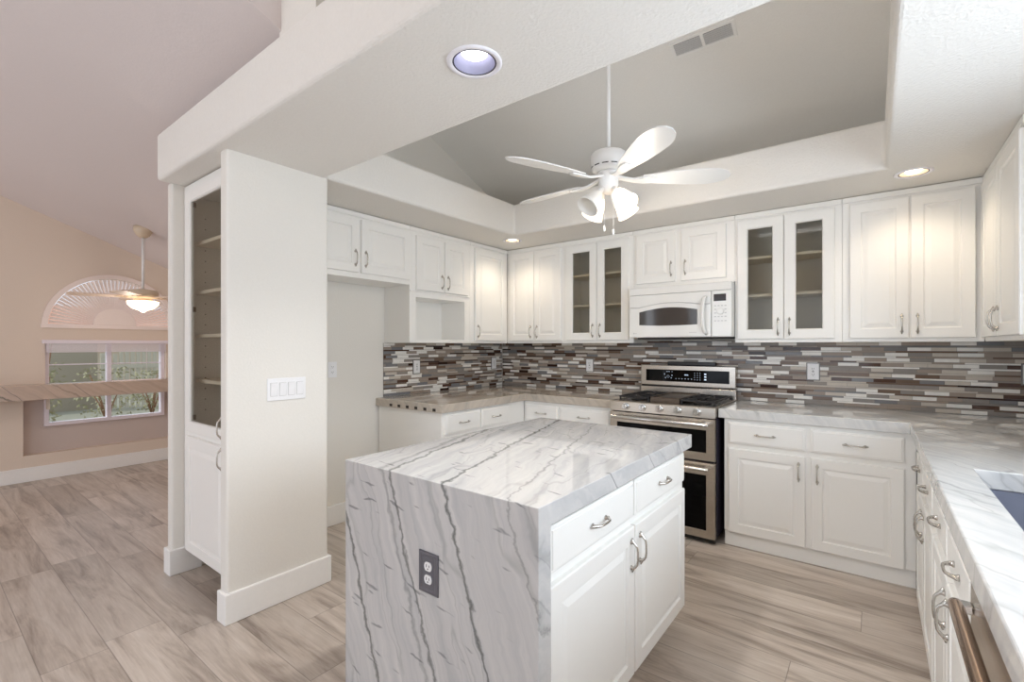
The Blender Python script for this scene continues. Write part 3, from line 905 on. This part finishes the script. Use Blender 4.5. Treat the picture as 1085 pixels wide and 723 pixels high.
# ------------------------------------------------------------------ microwave
mw = thing('microwave', 'white over-the-range microwave with smoked window and curved handle', 'microwave', (-1.562, 3.582, 1.40))
MW_, MH = 0.762, 0.394
MB().box(0.0, MW_, 0.028, 0.40, 0.0, MH).build('body', M['mwhite'], mw, bevel=0.004)
MB().box(0.0, MW_, 0.0, 0.028, 0.336, MH).build('vent_strip', M['mwhite'], mw, bevel=0.006)
md = MB().box(0.0, 0.626, 0.0, 0.028, 0.002, 0.334).build('door', M['mwhite'], mw, bevel=0.005)
def arch_pts(x0, x1, zb, ze, rise, skew=0.0, n=16):
    return [(x0 + (x1 - x0) * k / n, ze + rise * math.sin(PI * (0.10 + 0.75 * k / n)) ) for k in range(n + 1)]
win = [(0.530, 0.095), (0.40, 0.091), (0.25, 0.091), (0.085, 0.099)] + arch_pts(0.085, 0.530, 0, 0.187, 0.042)
MB().prism(win, -0.003, 0.004, 'Y').build('window', M['mglass'], md)
# raised eyebrow line over the window
MB().tube([(0.01, -0.001, 0.238)] + [(x, -0.001, z + 0.028) for x, z in arch_pts(0.08, 0.56, 0, 0.193, 0.045)] + [(0.62, -0.001, 0.243)], 0.0035, 8).build('eyebrow', M['mgrey'], md)
hp = [(0.590, -0.004, 0.295), (0.583, -0.024, 0.280), (0.577, -0.034, 0.24), (0.574, -0.037, 0.17), (0.577, -0.034, 0.09), (0.585, -0.024, 0.04), (0.596, -0.004, 0.02)]
MB().tube(hp, [0.012, 0.014, 0.015, 0.015, 0.015, 0.014, 0.012], 12, flat=0.8).build('handle', M['mwhite'], md)
mc = MB().box(0.630, MW_, 0.0, 0.028, 0.002, 0.334).build('control_panel', M['mwhite'], mw, bevel=0.004)
MB().box(0.645, 0.728, -0.003, 0.004, 0.258, 0.308).build('display', M['display'], mc)
kp = MB()
for i in range(4):
    for j in range(4):
        if i in (1, 2) and j in (1, 2):
            continue
        kp.box(0.648 + i * 0.023, 0.662 + i * 0.023, -0.0012, 0.002, 0.142 + j * 0.026, 0.150 + j * 0.026)
for i in range(4):
    kp.box(0.648 + i * 0.023, 0.662 + i * 0.023, -0.0012, 0.002, 0.112, 0.119)
kp.build('keypad', M['mgrey'], mc)
MB().lathe([(0.024, -0.002), (0.024, 0.006), (0.020, 0.009)], 0.690, 0.0, 0.184, 24, mtx=Matrix.Rotation(PI / 2, 3, 'X')).build('dial', M['mwhite'], mc)
lg = MB().lathe([(0.006, 0.0), (0.006, 0.001)], 0.040, 0.0, 0.034, 16, mtx=Matrix.Rotation(PI / 2, 3, 'X'))
lg.box(0.052, 0.062, -0.001, 0.002, 0.031, 0.036)
lg.box(0.47, 0.525, -0.001, 0.002, 0.034, 0.038)
lg.build('brand_mark', M['mgrey'], md)
MB().box(0.03, MW_ - 0.01, 0.10, 0.395, -0.012, 0.0).build('filter_grille', M['slot'], mw)

# ------------------------------------------------------------------ sink and dishwasher
sk = thing('sink', 'blue-grey undermount sink basin cut into the pale countertop', 'sink', (0.485, 1.9, 0.66))
s = MB()
x0, x1, y0, y1 = -0.205, 0.207, -0.337, 0.332
top, bot = 0.192, 0.0
def rr(x0, x1, y0, y1, r, z, n=5):
    out = []
    for cx, cy, a0 in ((x1 - r, y0 + r, -90), (x1 - r, y1 - r, 0), (x0 + r, y1 - r, 90), (x0 + r, y0 + r, 180)):
        for k in range(n + 1):
            a = math.radians(a0 + 90 * k / n)
            out.append((cx + r * math.cos(a), cy + r * math.sin(a), z))
    return out
s.loops([rr(x0 - .012, x1 + .012, y0 - .012, y1 + .012, .05, top), rr(x0 - .012, x1 + .012, y0 - .012, y1 + .012, .05, bot - .004), ], False, True, 0, True)
s.loops([rr(x0 - .012, x1 + .012, y0 - .012, y1 + .012, .05, top), rr(x0, x1, y0, y1, .045, top), rr(x0 + .006, x1 - .006, y0 + .006, y1 - .006, .045, bot + .03), rr(x0 + .03, x1 - .03, y0 + .03, y1 - .03, .03, bot + .004)], False, True, 0, True)
s.build('basin', M['sinkm'], sk)
MB().lathe([(0.045, 0.004), (0.045, 0.008), (0.03, 0.008), (0.02, 0.005)], 0.0, 0.0, 0, 24).build('drain', M['chrome'], sk)

dw = thing('dishwasher', 'dishwasher with stainless front and thick bar handle painted with a bronze reflection under the counter', 'dishwasher', (0.186, 1.405, 0), -PI / 2)
MB().box(0.0, 0.598, 0.0, 0.58, 0.10, 0.850).build('body', M['gap'], dw)
MB().box(0.01, 0.588, 0.05, 0.57, 0.0, 0.0995).build('toe_kick', M['black'], dw)
dd = MB().box(0.003, 0.595, -0.022, 0.0, 0.105, 0.846).build('door', M['steel'], dw, bevel=0.004)
hh = MB().tube([(0.028, -0.048, 0.785), (0.04, -0.048, 0.785), (0.56, -0.048, 0.785), (0.572, -0.048, 0.785)], [0.0125, 0.0135, 0.0135, 0.0125], 16)
hh.build('handle', M['bronze'], dd)['label'] = 'thick bar handle painted with a bronze reflection'
for hx in (0.035, 0.565):
    MB().box(hx - 0.015, hx + 0.015, -0.048, -0.022, 0.776, 0.794).build('bracket', M['chrome'], dd, bevel=0.003)

# ------------------------------------------------------------------ outlets and switches (built facing -y, then turned)
def duplex(loc, rz, label, plate, w=0.072, h=0.116, deep=False):
    o = thing('power_outlet', label, 'outlet', loc, rz, None)
    p = MB()
    if deep:
        def q(i, y): return [(-w / 2 + i, y, -h / 2 + i), (w / 2 - i, y, -h / 2 + i), (w / 2 - i, y, h / 2 - i), (-w / 2 + i, y, h / 2 - i)]
        p.loops([q(0, 0), q(0, -0.004), q(0.003, -0.006), q(0.010, -0.006), q(0.014, -0.003)])
    else:
        p.box(-w / 2, w / 2, -0.006, 0, -h / 2, h / 2)
    p.build('plate', plate, o, bevel=0.0 if deep else 0.002)
    for sz in (-0.020, 0.020):
        y0 = -0.003 if deep else -0.006
        r = MB()
        r.loops([[(0.0165 * math.cos(2 * PI * k / 20), y, sz + max(-0.0135, min(0.0135, 0.017 * math.sin(2 * PI * k / 20)))) for k in range(20)] for y in (y0, y0 - 0.003)])
        rc = r.build('receptacle', M['plastic'], o)
        MB().box(-0.007, -0.005, y0 - 0.0036, y0 - 0.0028, sz - 0.002, sz + 0.007).box(0.005, 0.007, y0 - 0.0036, y0 - 0.0028, sz - 0.001, sz + 0.006).box(-0.002, 0.002, y0 - 0.0036, y0 - 0.0028, sz - 0.009, sz - 0.005).build('slots', M['slot'], rc)
    return o
duplex((-1.101, 1.0082, 0.628), 0, 'pewter-framed power outlet on the end of the stone island', M['oplate'], 0.086, 0.128, True)
def decora(loc, rz, label, frame=True):
    o = thing('power_outlet', label, 'outlet', loc, rz)
    if frame:
        MB().box(-0.042, 0.042, -0.0035, 0, -0.064, 0.064).build('surround', M['dkplate'], o, bevel=0.001)
    MB().box(-0.035, 0.035, -0.008, -0.0035 if frame else 0, -0.057, 0.057).build('plate', M['plastic'], o, bevel=0.002)
    r = MB().box(-0.017, 0.017, -0.0095, -0.008, -0.034, 0.034).build('receptacle', M['plastic'], o)
    q = MB()
    for sz in (-0.02, 0.02):
        q.box(-0.007, -0.0045, -0.0102, -0.0094, sz - 0.004, sz + 0.006).box(0.0045, 0.007, -0.0102, -0.0094, sz - 0.003, sz + 0.006).box(-0.002, 0.002, -0.0102, -0.0094, sz - 0.011, sz - 0.007)
    q.box(-0.006, 0.006, -0.0102, -0.0094, -0.003, 0.003)
    q.build('slots', M['slot'], r)
    return o
YT = YB - 0.0115
decora((-0.345, YT, 1.152), 0, 'white power outlet in grey surround on the mosaic under the second glass cabinet')
decora((-2.13, YT, 1.152), 0, 'white power outlet in grey surround on the mosaic under the first glass cabinet')
decora((0.72, YT, 1.17), 0, 'white power outlet at the mosaic corner above the sink counter')
decora((XL + 0.0115, 3.83, 1.152), PI / 2, 'white power outlet on the mosaic right in the inside corner', True)
decora((XL + 0.0115, 2.77, 1.152), PI / 2, 'white power outlet on the mosaic beneath the open nook')
duplex((XL + 0.0003, 1.965, 1.158), PI / 2, 'plain white power outlet low on the bare alcove wall', M['plastic'])
sw = thing('light_switch', 'white plate of four rocker switches on the bare pillar', 'switch', (-2.4568, 1.246, 1.11), PI / 2)
MB().box(-0.103, 0.103, -0.006, 0, -0.058, 0.058).build('plate', M['plastic'], sw, bevel=0.003)
for k in range(4):
    x = -0.069 + k * 0.046
    MB().box(x - 0.0185, x + 0.0185, -0.0063, -0.0058, -0.035, 0.035).build('gap', M['mgrey'], sw)  # grey backing painted in as the shadow outline of the rocker
    MB().prism([(-0.006, -0.033), (-0.0075, -0.033), (-0.0115, 0.033), (-0.006, 0.033)], x - 0.0165, x + 0.0165, 'X').build('rocker', M['plastic'], sw, bevel=0.001)

# ------------------------------------------------------------------ pantry cabinet in the pillar niche
pn = thing('pantry_cabinet', 'tall white pantry cabinet with a glass upper door set in the pillar niche', 'cabinet', (-3.237, 1.03, 0))
PW, PD = 0.699, 0.375
c = MB()
c.box(0, PW, PD - 0.012, PD, 0.145, 2.272, 1).box(0, 0.03, 0.018, PD - 0.012, 0.145, 2.272, 1).box(PW - 0.03, PW, 0.018, PD - 0.012, 0.145, 2.272, 1)
c.box(0.03, PW - 0.03, 0.018, PD - 0.012, 0.145, 0.165, 1).box(0.03, PW - 0.03, 0.018, PD - 0.012, 0.82, 0.84, 1).box(0.03, PW - 0.03, 0.018, PD - 0.012, 2.22, 2.24, 1)
c.box(0, 0.10, 0, 0.018, 0.145, 2.272).box(PW - 0.10, PW, 0, 0.018, 0.145, 2.272).box(0.10, PW - 0.10, 0, 0.018, 0.145, 0.18).box(0.10, PW - 0.10, 0, 0.018, 0.80, 0.87).box(0.10, PW - 0.10, 0, 0.018, 2.19, 2.272)
c.build('carcass', [M['cab'], M['cabin']], pn)
for zz in (1.12, 1.385, 1.64, 1.93):
    MB().box(0.032, PW - 0.032, 0.05, PD - 0.014, zz, zz + 0.019).build('shelf', M['shelf'], pn)
gd = glass_door(pn, 0.075, 0.845, 0.552, 1.375, 0.515, 0.07, 0.055)
for zz in (0.08, 0.70, 1.30):
    MB().box(0.056, 0.068, -0.001, 0.012, zz - 0.014, zz + 0.014).build('hinge', M['hinge'], gd)
ld = door(pn, 0.075, 0.155, 0.552, 0.662, 0.515, 0.60)
ph = MB()
for zz in [0.95 + 0.064 * k for k in range(19)]:
    for q in (0.10, 0.30):
        ph.box(0.0299, 0.0306, q - 0.003, q + 0.003, zz - 0.003, zz + 0.003)
ph.build('shelf_pin_holes', M['slot'], pn)

# ------------------------------------------------------------------ ceiling fixtures of the kitchen
def downlight(x, y, label, lens, r, power, col, dz=0.0):
    baf = M['baffle_c'] if lens is M['lens_cool'] else M['baffle_w']
    o = thing('recessed_light', label, 'ceiling light', (x, y, ZS))
    t = MB()
    t.lathe([(r, 0.0), (r, -0.004), (r - 0.008, -0.006), (r - 0.018, -0.004), (r - 0.02, -0.0005)], n=36, cap0=False, cap1=False)
    t.build('trim_ring', M['ringm'], o)
    MB().lathe([(r - 0.0185, -0.0030), (r - 0.0235, -0.0030)], n=36, cap0=False, cap1=False).build('gasket', M['gap'], o)
    MB().lathe([(r - 0.0235, -0.0020), (r - 0.030, 0.02), (r - 0.042, 0.075), (r - 0.044, 0.10)], n=36, cap0=False, cap1=False).build('baffle', baf, o)
    MB().lathe([(r - 0.045, 0.098), (r - 0.046, 0.036 + dz), (r - 0.049, 0.028 + dz), (0.030, 0.022 + dz), (0.012, 0.020 + dz)], n=36).build('lens', lens, o)
    d = bpy.data.lights.new('downlight_lamp', 'SPOT')
    d.energy, d.color, d.spot_size, d.spot_blend, d.shadow_soft_size = power, col, math.radians(140), 0.7, 0.05
    l = bpy.data.objects.new('downlight_lamp', d)
    C.objects.link(l)
    l.parent = o
    l.location = (0, 0, -0.02)
    return o
downlight(-1.055, 1.168, 'large recessed downlight glowing cool white in the soffit over the island', M['lens_cool'], 0.092, 38, (1.0, 0.985, 0.96))
downlight(0.171, 3.373, 'recessed downlight glowing warm above the wide two-door wall cabinet', M['lens_warm'], 0.085, 6, (1.0, 0.84, 0.64), -0.022)
downlight(-2.574, 3.356, 'recessed downlight glowing warm above the inside corner cabinets', M['lens_warm'], 0.085, 6, (1.0, 0.84, 0.64), -0.022)

# return-air vent on the sloped tray ceiling
def zc(y): return 2.927 + 0.42 * (3.706 - y)
# position found on the slope
VY = 2.02
vt = thing('ceiling_vent', 'white louvred air vent on the sloping tray ceiling', 'vent', (-0.835, 3.01, zc(3.01) - 0.001))
vt.rotation_euler = (-math.atan(0.42), 0, 0)
vw, vh = 0.19, 0.056
f = MB()
f.box(-vw, vw, -vh, -vh + 0.016, -0.008, 0).box(-vw, vw, vh - 0.016, vh, -0.008, 0).box(-vw, -vw + 0.02, -vh + 0.016, vh - 0.016, -0.008, 0).box(vw - 0.02, vw, -vh + 0.016, vh - 0.016, -0.008, 0).box(-0.009, 0.009, -vh + 0.016, vh - 0.016, -0.008, 0)
f.build('frame', M['vent'], vt, bevel=0.002)
MB().box(-vw + 0.015, vw - 0.015, -vh + 0.012, vh - 0.012, -0.0015, -0.0003).build('duct', M['ventd'], vt)
for sx in (-1, 1):
    for k in range(6):
        y = -vh + 0.022 + k * 0.0125
        a, b = (0.009, vw - 0.02) if sx > 0 else (-vw + 0.02, -0.009)
        MB().add([(a, y, -0.001), (b, y, -0.001), (b, y + 0.007, -0.007), (a, y + 0.007, -0.007), (a, y + 0.0015, -0.001), (b, y + 0.0015, -0.001), (b, y + 0.0085, -0.007), (a, y + 0.0085, -0.007)],
                 [(0, 1, 2, 3), (4, 7, 6, 5), (0, 4, 5, 1), (1, 5, 6, 2), (2, 6, 7, 3), (3, 7, 4, 0)]).build('slat', M['slatg'], vt)

# ceiling fan over the island
HX, HY = -1.205, 2.475
fan = thing('ceiling_fan', 'white five-blade ceiling fan with four lit glass shades hanging in the tray ceiling', 'ceiling fan', (HX, HY, 0))
MB().lathe([(0.011, 2.44), (0.011, zc(HY) - 0.03)], n=14).build('downrod', M['fanw'], fan)
MB().lathe([(0.03, zc(HY) - 0.10), (0.06, zc(HY) - 0.055), (0.07, zc(HY) - 0.035)], n=24).build('canopy', M['fanw'], fan)
MB().lathe([(0.04, 2.440), (0.090, 2.437), (0.100, 2.428), (0.102, 2.38), (0.098, 2.372), (0.098, 2.345), (0.085, 2.335), (0.06, 2.328)], n=40).build('motor_housing', M['fanw'], fan)
vs = MB()
for k in range(12):
    a0, a1 = 2 * PI * k / 12 + 0.08, 2 * PI * (k + 1) / 12 - 0.08
    vs.loops([[(0.0985 * math.cos(a), 0.0985 * math.sin(a), z) for a in [a0 + (a1 - a0) * j / 5 for j in range(6)]] for z in (2.350, 2.356)], False, False, close=False)
vs.build('cooling_slots', M['slot'], fan)
MB().lathe([(0.062, 2.328), (0.062, 2.318), (0.056, 2.312), (0.056, 2.255), (0.050, 2.245), (0.040, 2.215), (0.02, 2.205)], n=32).build('switch_housing', M['fanw'], fan)
# blade, along +x
def blade_mesh():
    mb = MB()
    n = 20
    top, bot = [], []
    for k in range(n + 1):
        t = k / n
        x = 0.19 + t * 0.475
        wd = 0.036 + 0.040 * math.sin(min(1.0, t * 1.35) * PI / 2)
        if t > 0.72:
            q = (t - 0.72) / 0.28
            wd *= math.sqrt(max(0.0, 1 - q * q * 0.96))
        top.append((x, wd)); bot.append((x, -wd))
    poly = top + list(reversed(bot))
    mb.prism(poly, -0.003, 0.003, 'Z')
    return mb.mesh('blade', M['fanw'])
BL = blade_mesh()
def arm_mesh():
    mb = MB()
    mb.loops([[(x, -w_, z - t_), (x, w_, z - t_), (x, w_, z + t_), (x, -w_, z + t_)] for x, w_, z, t_ in
              ((0.050, 0.016, 0.015, 0.006), (0.09, 0.014, 0.004, 0.006), (0.14, 0.016, -0.008, 0.006), (0.19, 0.026, -0.010, 0.005), (0.235, 0.028, -0.009, 0.005), (0.262, 0.018, -0.008, 0.004))])
    return mb.mesh('blade_iron', M['fanw'])
AR = arm_mesh()
for k in range(5):
    a = math.radians(-113.1 + 72 * k)
    bl = put('blade', BL, fan, (0, 0, 2.285))
    bl.rotation_euler = (math.radians(-12), 0, a)
    ar = put('blade_iron', AR, fan, (0, 0, 2.285))
    ar.rotation_euler = (math.radians(-12), 0, a)
def shade_prof():
    return [(0.022, 0.0), (0.032, -0.012), (0.042, -0.035), (0.049, -0.065), (0.056, -0.095), (0.066, -0.122)]
for k, (deg, lit) in enumerate(((-24, True), (66, True), (156, True), (246, False))):
    a = math.radians(deg)
    mt = Matrix.Rotation(a, 3, 'Z') @ Matrix.Rotation(math.radians(-42), 3, 'Y')
    base_ = Vector((0.070 * math.cos(a), 0.070 * math.sin(a), 2.200))
    hold = MB()
    hold.tube([(0.03 * math.cos(a), 0.03 * math.sin(a), 2.235), (0.05 * math.cos(a), 0.05 * math.sin(a), 2.225), tuple(base_)], [0.011, 0.012, 0.02], 12)
    ho = hold.build('lamp_arm', M['fanw'], fan)
    sh = MB()
    pr = shade_prof()
    sh.lathe(pr + [(r - 0.0025, z) for r, z in reversed(pr)], base_.x, base_.y, base_.z, 28, cap0=False, cap1=False, mtx=mt)
    so = sh.build('lamp_shade', M['shade'] if lit else M['shade_dim'], fan)
    so['label'] = 'glowing frosted glass shade' if lit else 'unlit frosted glass shade'
    bpos = base_ + mt @ Vector((0, 0, -0.06))
    if lit:
        bu = MB().lathe([(0.004, 0.03), (0.010, 0.026), (0.017, 0.012), (0.019, 0.0), (0.015, -0.013), (0.006, -0.020)], bpos.x, bpos.y, bpos.z, 18, mtx=mt)
        bu.build('bulb', M['bulb'], so)
        d = bpy.data.lights.new('fan_lamp', 'POINT')
        d.energy, d.color, d.shadow_soft_size = 1.5, (1.0, 0.90, 0.76), 0.04
        l = bpy.data.objects.new('fan_lamp', d)
        C.objects.link(l); l.parent = fan
        l.location = base_ + mt @ Vector((0, 0, -0.165))
for cx, cy, z1 in ((-0.012, -0.03, 2.02), (0.03, 0.0, 2.00)):
    MB().tube([(cx, cy, 2.215), (cx, cy, z1)], 0.0012, 6).lathe([(0.003, 0.0), (0.006, -0.006), (0.006, -0.028), (0.003, -0.034)], cx, cy, z1, 10).build('pull_chain', M['fanw'], fan)

# ------------------------------------------------------------------ dining area
lg_ = MB().box(-6.588, -6.36, -1.2, 2.35, 0.815, 0.958).build('stone_ledge', M['bar'], bevel=0.004)
tag(lg_, 'thick veined stone ledge running across the dining window', 'ledge')
MB().box(-6.588, -6.52, 0.90, 0.92, 0.70, 0.815).build('bracket', M['lwall'], lg_)
sb = thing('sunburst_shutter', 'half-round sunburst shutter with radiating louvres above the dining window', 'shutter', (XW, YC, 1.53))
fr = MB()
n = 36
def arcpt(r, a, x): return (x, -r * math.cos(a), r * math.sin(a))
for r0, r1 in ((RA - 0.045, RA),):
    ls = []
    for k in range(n + 1):
        a = PI * k / n
        ls.append([arcpt(r0, a, 0.0), arcpt(r1, a, 0.0), arcpt(r1, a, 0.03), arcpt(r0, a, 0.03)])
    fr.loops(ls)
fr.box(-0.0005, 0.033, -RA - 0.004, RA + 0.004, -0.012, 0.028)
fr.build('frame', M['shut'], sb)
hb = [(0.185 * math.cos(PI * k / 20), 0.028 + 0.185 * math.sin(PI * k / 20)) for k in range(21)]
MB().prism(hb, 0.004, 0.028, 'X').build('hub_panel', M['shut'], sb, bevel=0.003)
for k in range(46):
    a = PI * (k + 0.5) / 46
    da = PI / 46 * 0.40
    tw = 0.010
    v = []
    for r, q in ((0.19, 1.0), (RA - 0.05, 1.0)):
        for s_, xx in ((-1, 0.006), (1, 0.020)):
            p = arcpt(r, a + s_ * da, xx)
            v += [p, (p[0] + 0.005, p[1], p[2])]
    MB().add(v, [(0, 4, 6, 2), (1, 3, 7, 5), (0, 1, 5, 4), (2, 6, 7, 3), (0, 2, 3, 1), (4, 5, 7, 6)]).build('louvre', M['shut'], sb)
bl_ = thing('window_blind', 'raised pale blind gathered at the head of the dining window', 'blind', (XW, 1.40, 1.33))
MB().box(0.0, 0.045, -0.53, 0.53, 0.028, 0.066).build('headrail', M['blind'], bl_, bevel=0.004)
for k in range(8):
    MB().box(0.006, 0.04, -0.50, 0.50, -0.06 + k * 0.011, -0.06 + k * 0.011 + 0.007).build('slat', M['blind'], bl_)
MB().tube([(0.02, 0.32, -0.02), (0.02, 0.32, -0.25)], 0.002, 6).build('cord', M['blind'], bl_)
# ceiling fan of the dining area
DX, DY = -5.5, 1.412
zl = 3.0 - 0.394 * DY
f2 = thing('ceiling_fan', 'cream ceiling fan with a glowing bowl in the dining area beyond the pillar', 'ceiling fan', (DX, DY, 0))
MB().lathe([(0.025, zl - 0.085), (0.055, zl - 0.06), (0.075, zl - 0.02), (0.075, zl + 0.02)], n=24).build('canopy', M['brass'], f2)
MB().lathe([(0.012, 1.86), (0.012, zl - 0.07)], n=12).build('downrod', M['fanw'], f2)
MB().lathe([(0.03, 1.872), (0.11, 1.86), (0.125, 1.83), (0.115, 1.795), (0.07, 1.785), (0.07, 1.765), (0.09, 1.76)], n=30).build('motor_housing', M['brass'], f2)
MB().lathe([(0.085, 1.762), (0.125, 1.755), (0.118, 1.725), (0.085, 1.69), (0.03, 1.67), (0.012, 1.655)], n=30).build('light_bowl', M['bowl'], f2)
b2 = MB().prism([(0.14, -0.045), (0.50, -0.06), (0.53, -0.04), (0.53, 0.04), (0.50, 0.06), (0.14, 0.045)], -0.004, 0.004, 'Z').mesh('blade', M['bladew'])
a2 = MB().box(0.08, 0.20, -0.018, 0.018, -0.010, 0.0).mesh('blade_iron', M['brass'])
for k in range(5):
    for nm, me in (('blade', b2), ('blade_iron', a2)):
        o = put(nm, me, f2, (0, 0, 1.80))
        o.rotation_euler = (math.radians(8), 0, math.radians(181.5 + 72 * k))
d = bpy.data.lights.new('dining_lamp', 'POINT')
d.energy, d.color, d.shadow_soft_size = 4, (1.0, 0.90, 0.80), 0.1
l = bpy.data.objects.new('dining_lamp', d); C.objects.link(l); l.parent = f2; l.location = (0, 0, 1.60)

# ------------------------------------------------------------------ outside the dining window
o = MB().box(-40, -6.9, -14, 22, -0.35, -0.20).build('ground', M['pave'])
o['kind'] = 'structure'
hs = thing('garden_wall', 'grey-green block garden wall outside the dining window', 'wall', (-15.0, 1.2, -0.2))
MB().box(-0.2, 0.0, -7.0, 1.75, 0, 1.86).build('wall', M['stucco'], hs)
MB().box(-0.23, 0.03, -7.0, 1.78, 1.86, 1.93).build('coping', M['tan'], hs, bevel=0.01)
hs2 = thing('house', 'pale house with a tan roof seen behind the arched gate', 'house', (-21.0, 5.6, -0.2))
MB().box(-0.3, 0.0, -3.4, 5.0, 0, 1.75).build('wall', M['tan'], hs2)
MB().prism([(-0.3, 1.75), (0.4, 1.70), (-2.6, 3.0), (-2.8, 2.9)], -3.8, 5.4, 'Y').build('roof', M['rooft'], hs2)
gt = thing('garden_gate', 'white slatted arched gate outside the dining window', 'gate', (-14.2, 3.55, -0.2))
for k in range(11):
    y = -0.55 + k * 0.11
    hgt = 1.25 + 0.22 * math.cos(y / 0.6 * PI / 2)
    MB().box(-0.02, 0.02, y - 0.035, y + 0.035, 0.05, hgt).build('slat', M['pale'], gt)
MB().box(0.02, 0.05, -0.6, 0.6, 0.30, 0.38).build('rail', M['pale'], gt)
MB().box(0.02, 0.05, -0.6, 0.6, 1.00, 1.08).build('rail', M['pale'], gt)
for s_ in (-1, 1):
    MB().box(-0.05, 0.05, s_ * 0.66 - 0.05, s_ * 0.66 + 0.05, 0, 1.35).build('post', M['pale'], gt, bevel=0.01)
def shrub(x, y, h, r, label, seed):
    rnd = random.Random(seed)
    t = thing('shrub', label, 'shrub', (x, y, -0.2))
    st = MB()
    lf = MB()
    for k in range(7):
        a = rnd.random() * 2 * PI
        e = (r * 0.7 * math.cos(a), r * 0.7 * math.sin(a), h * (0.6 + 0.4 * rnd.random()))
        st.tube([(0, 0, 0), (e[0] * 0.4, e[1] * 0.4, e[2] * 0.5), e], [0.02, 0.014, 0.006], 6)
    for k in range(300):
        z = h * (0.12 + 0.88 * rnd.random())
        rr_ = r * math.sqrt(rnd.random()) * (0.5 + 0.7 * math.sin(PI * min(1, z / h * 0.9)))
        a = rnd.random() * 2 * PI
        c0 = Vector((rr_ * math.cos(a), rr_ * math.sin(a), z))
        u = Vector((rnd.gauss(0, 1), rnd.gauss(0, 1), rnd.gauss(0, 1))).normalized()
        w_ = u.orthogonal().normalized()
        lf.add([c0 - u * 0.04, c0 + w_ * 0.018, c0 + u * 0.04, c0 - w_ * 0.018], [(0, 1, 2, 3)])
    st.build('stem', M['stem'], t)
    put('foliage', lf.mesh('foliage', M['leaf'], False), t)
shrub(-10.4, 1.35, 1.75, 0.25, 'tall thin dry shrub at the window edge beside the recess', 1)
shrub(-12.2, 2.55, 1.10, 0.50, 'low rounded shrub in front of the green-grey house', 2)
shrub(-12.8, 3.45, 1.00, 0.40, 'small shrub standing in front of the arched gate', 3)

# ------------------------------------------------------------------ repeats that belong together
GROUPS = {'wall_cabinet': 'white wall cabinets', 'base_cabinet': 'white base cabinets', 'recessed_light': 'recessed soffit lights',
          'power_outlet': 'wall power outlets', 'tile_backsplash': 'mosaic backsplash runs', 'shrub': 'shrubs outside the dining window',
          'ceiling_fan': 'ceiling fans', 'countertop': 'perimeter stone countertops'}
for ob in list(C.objects):
    k = ob.name.split('.')[0]
    if ob.parent is None and k in GROUPS and 'label' in ob:
        ob['group'] = GROUPS[k]
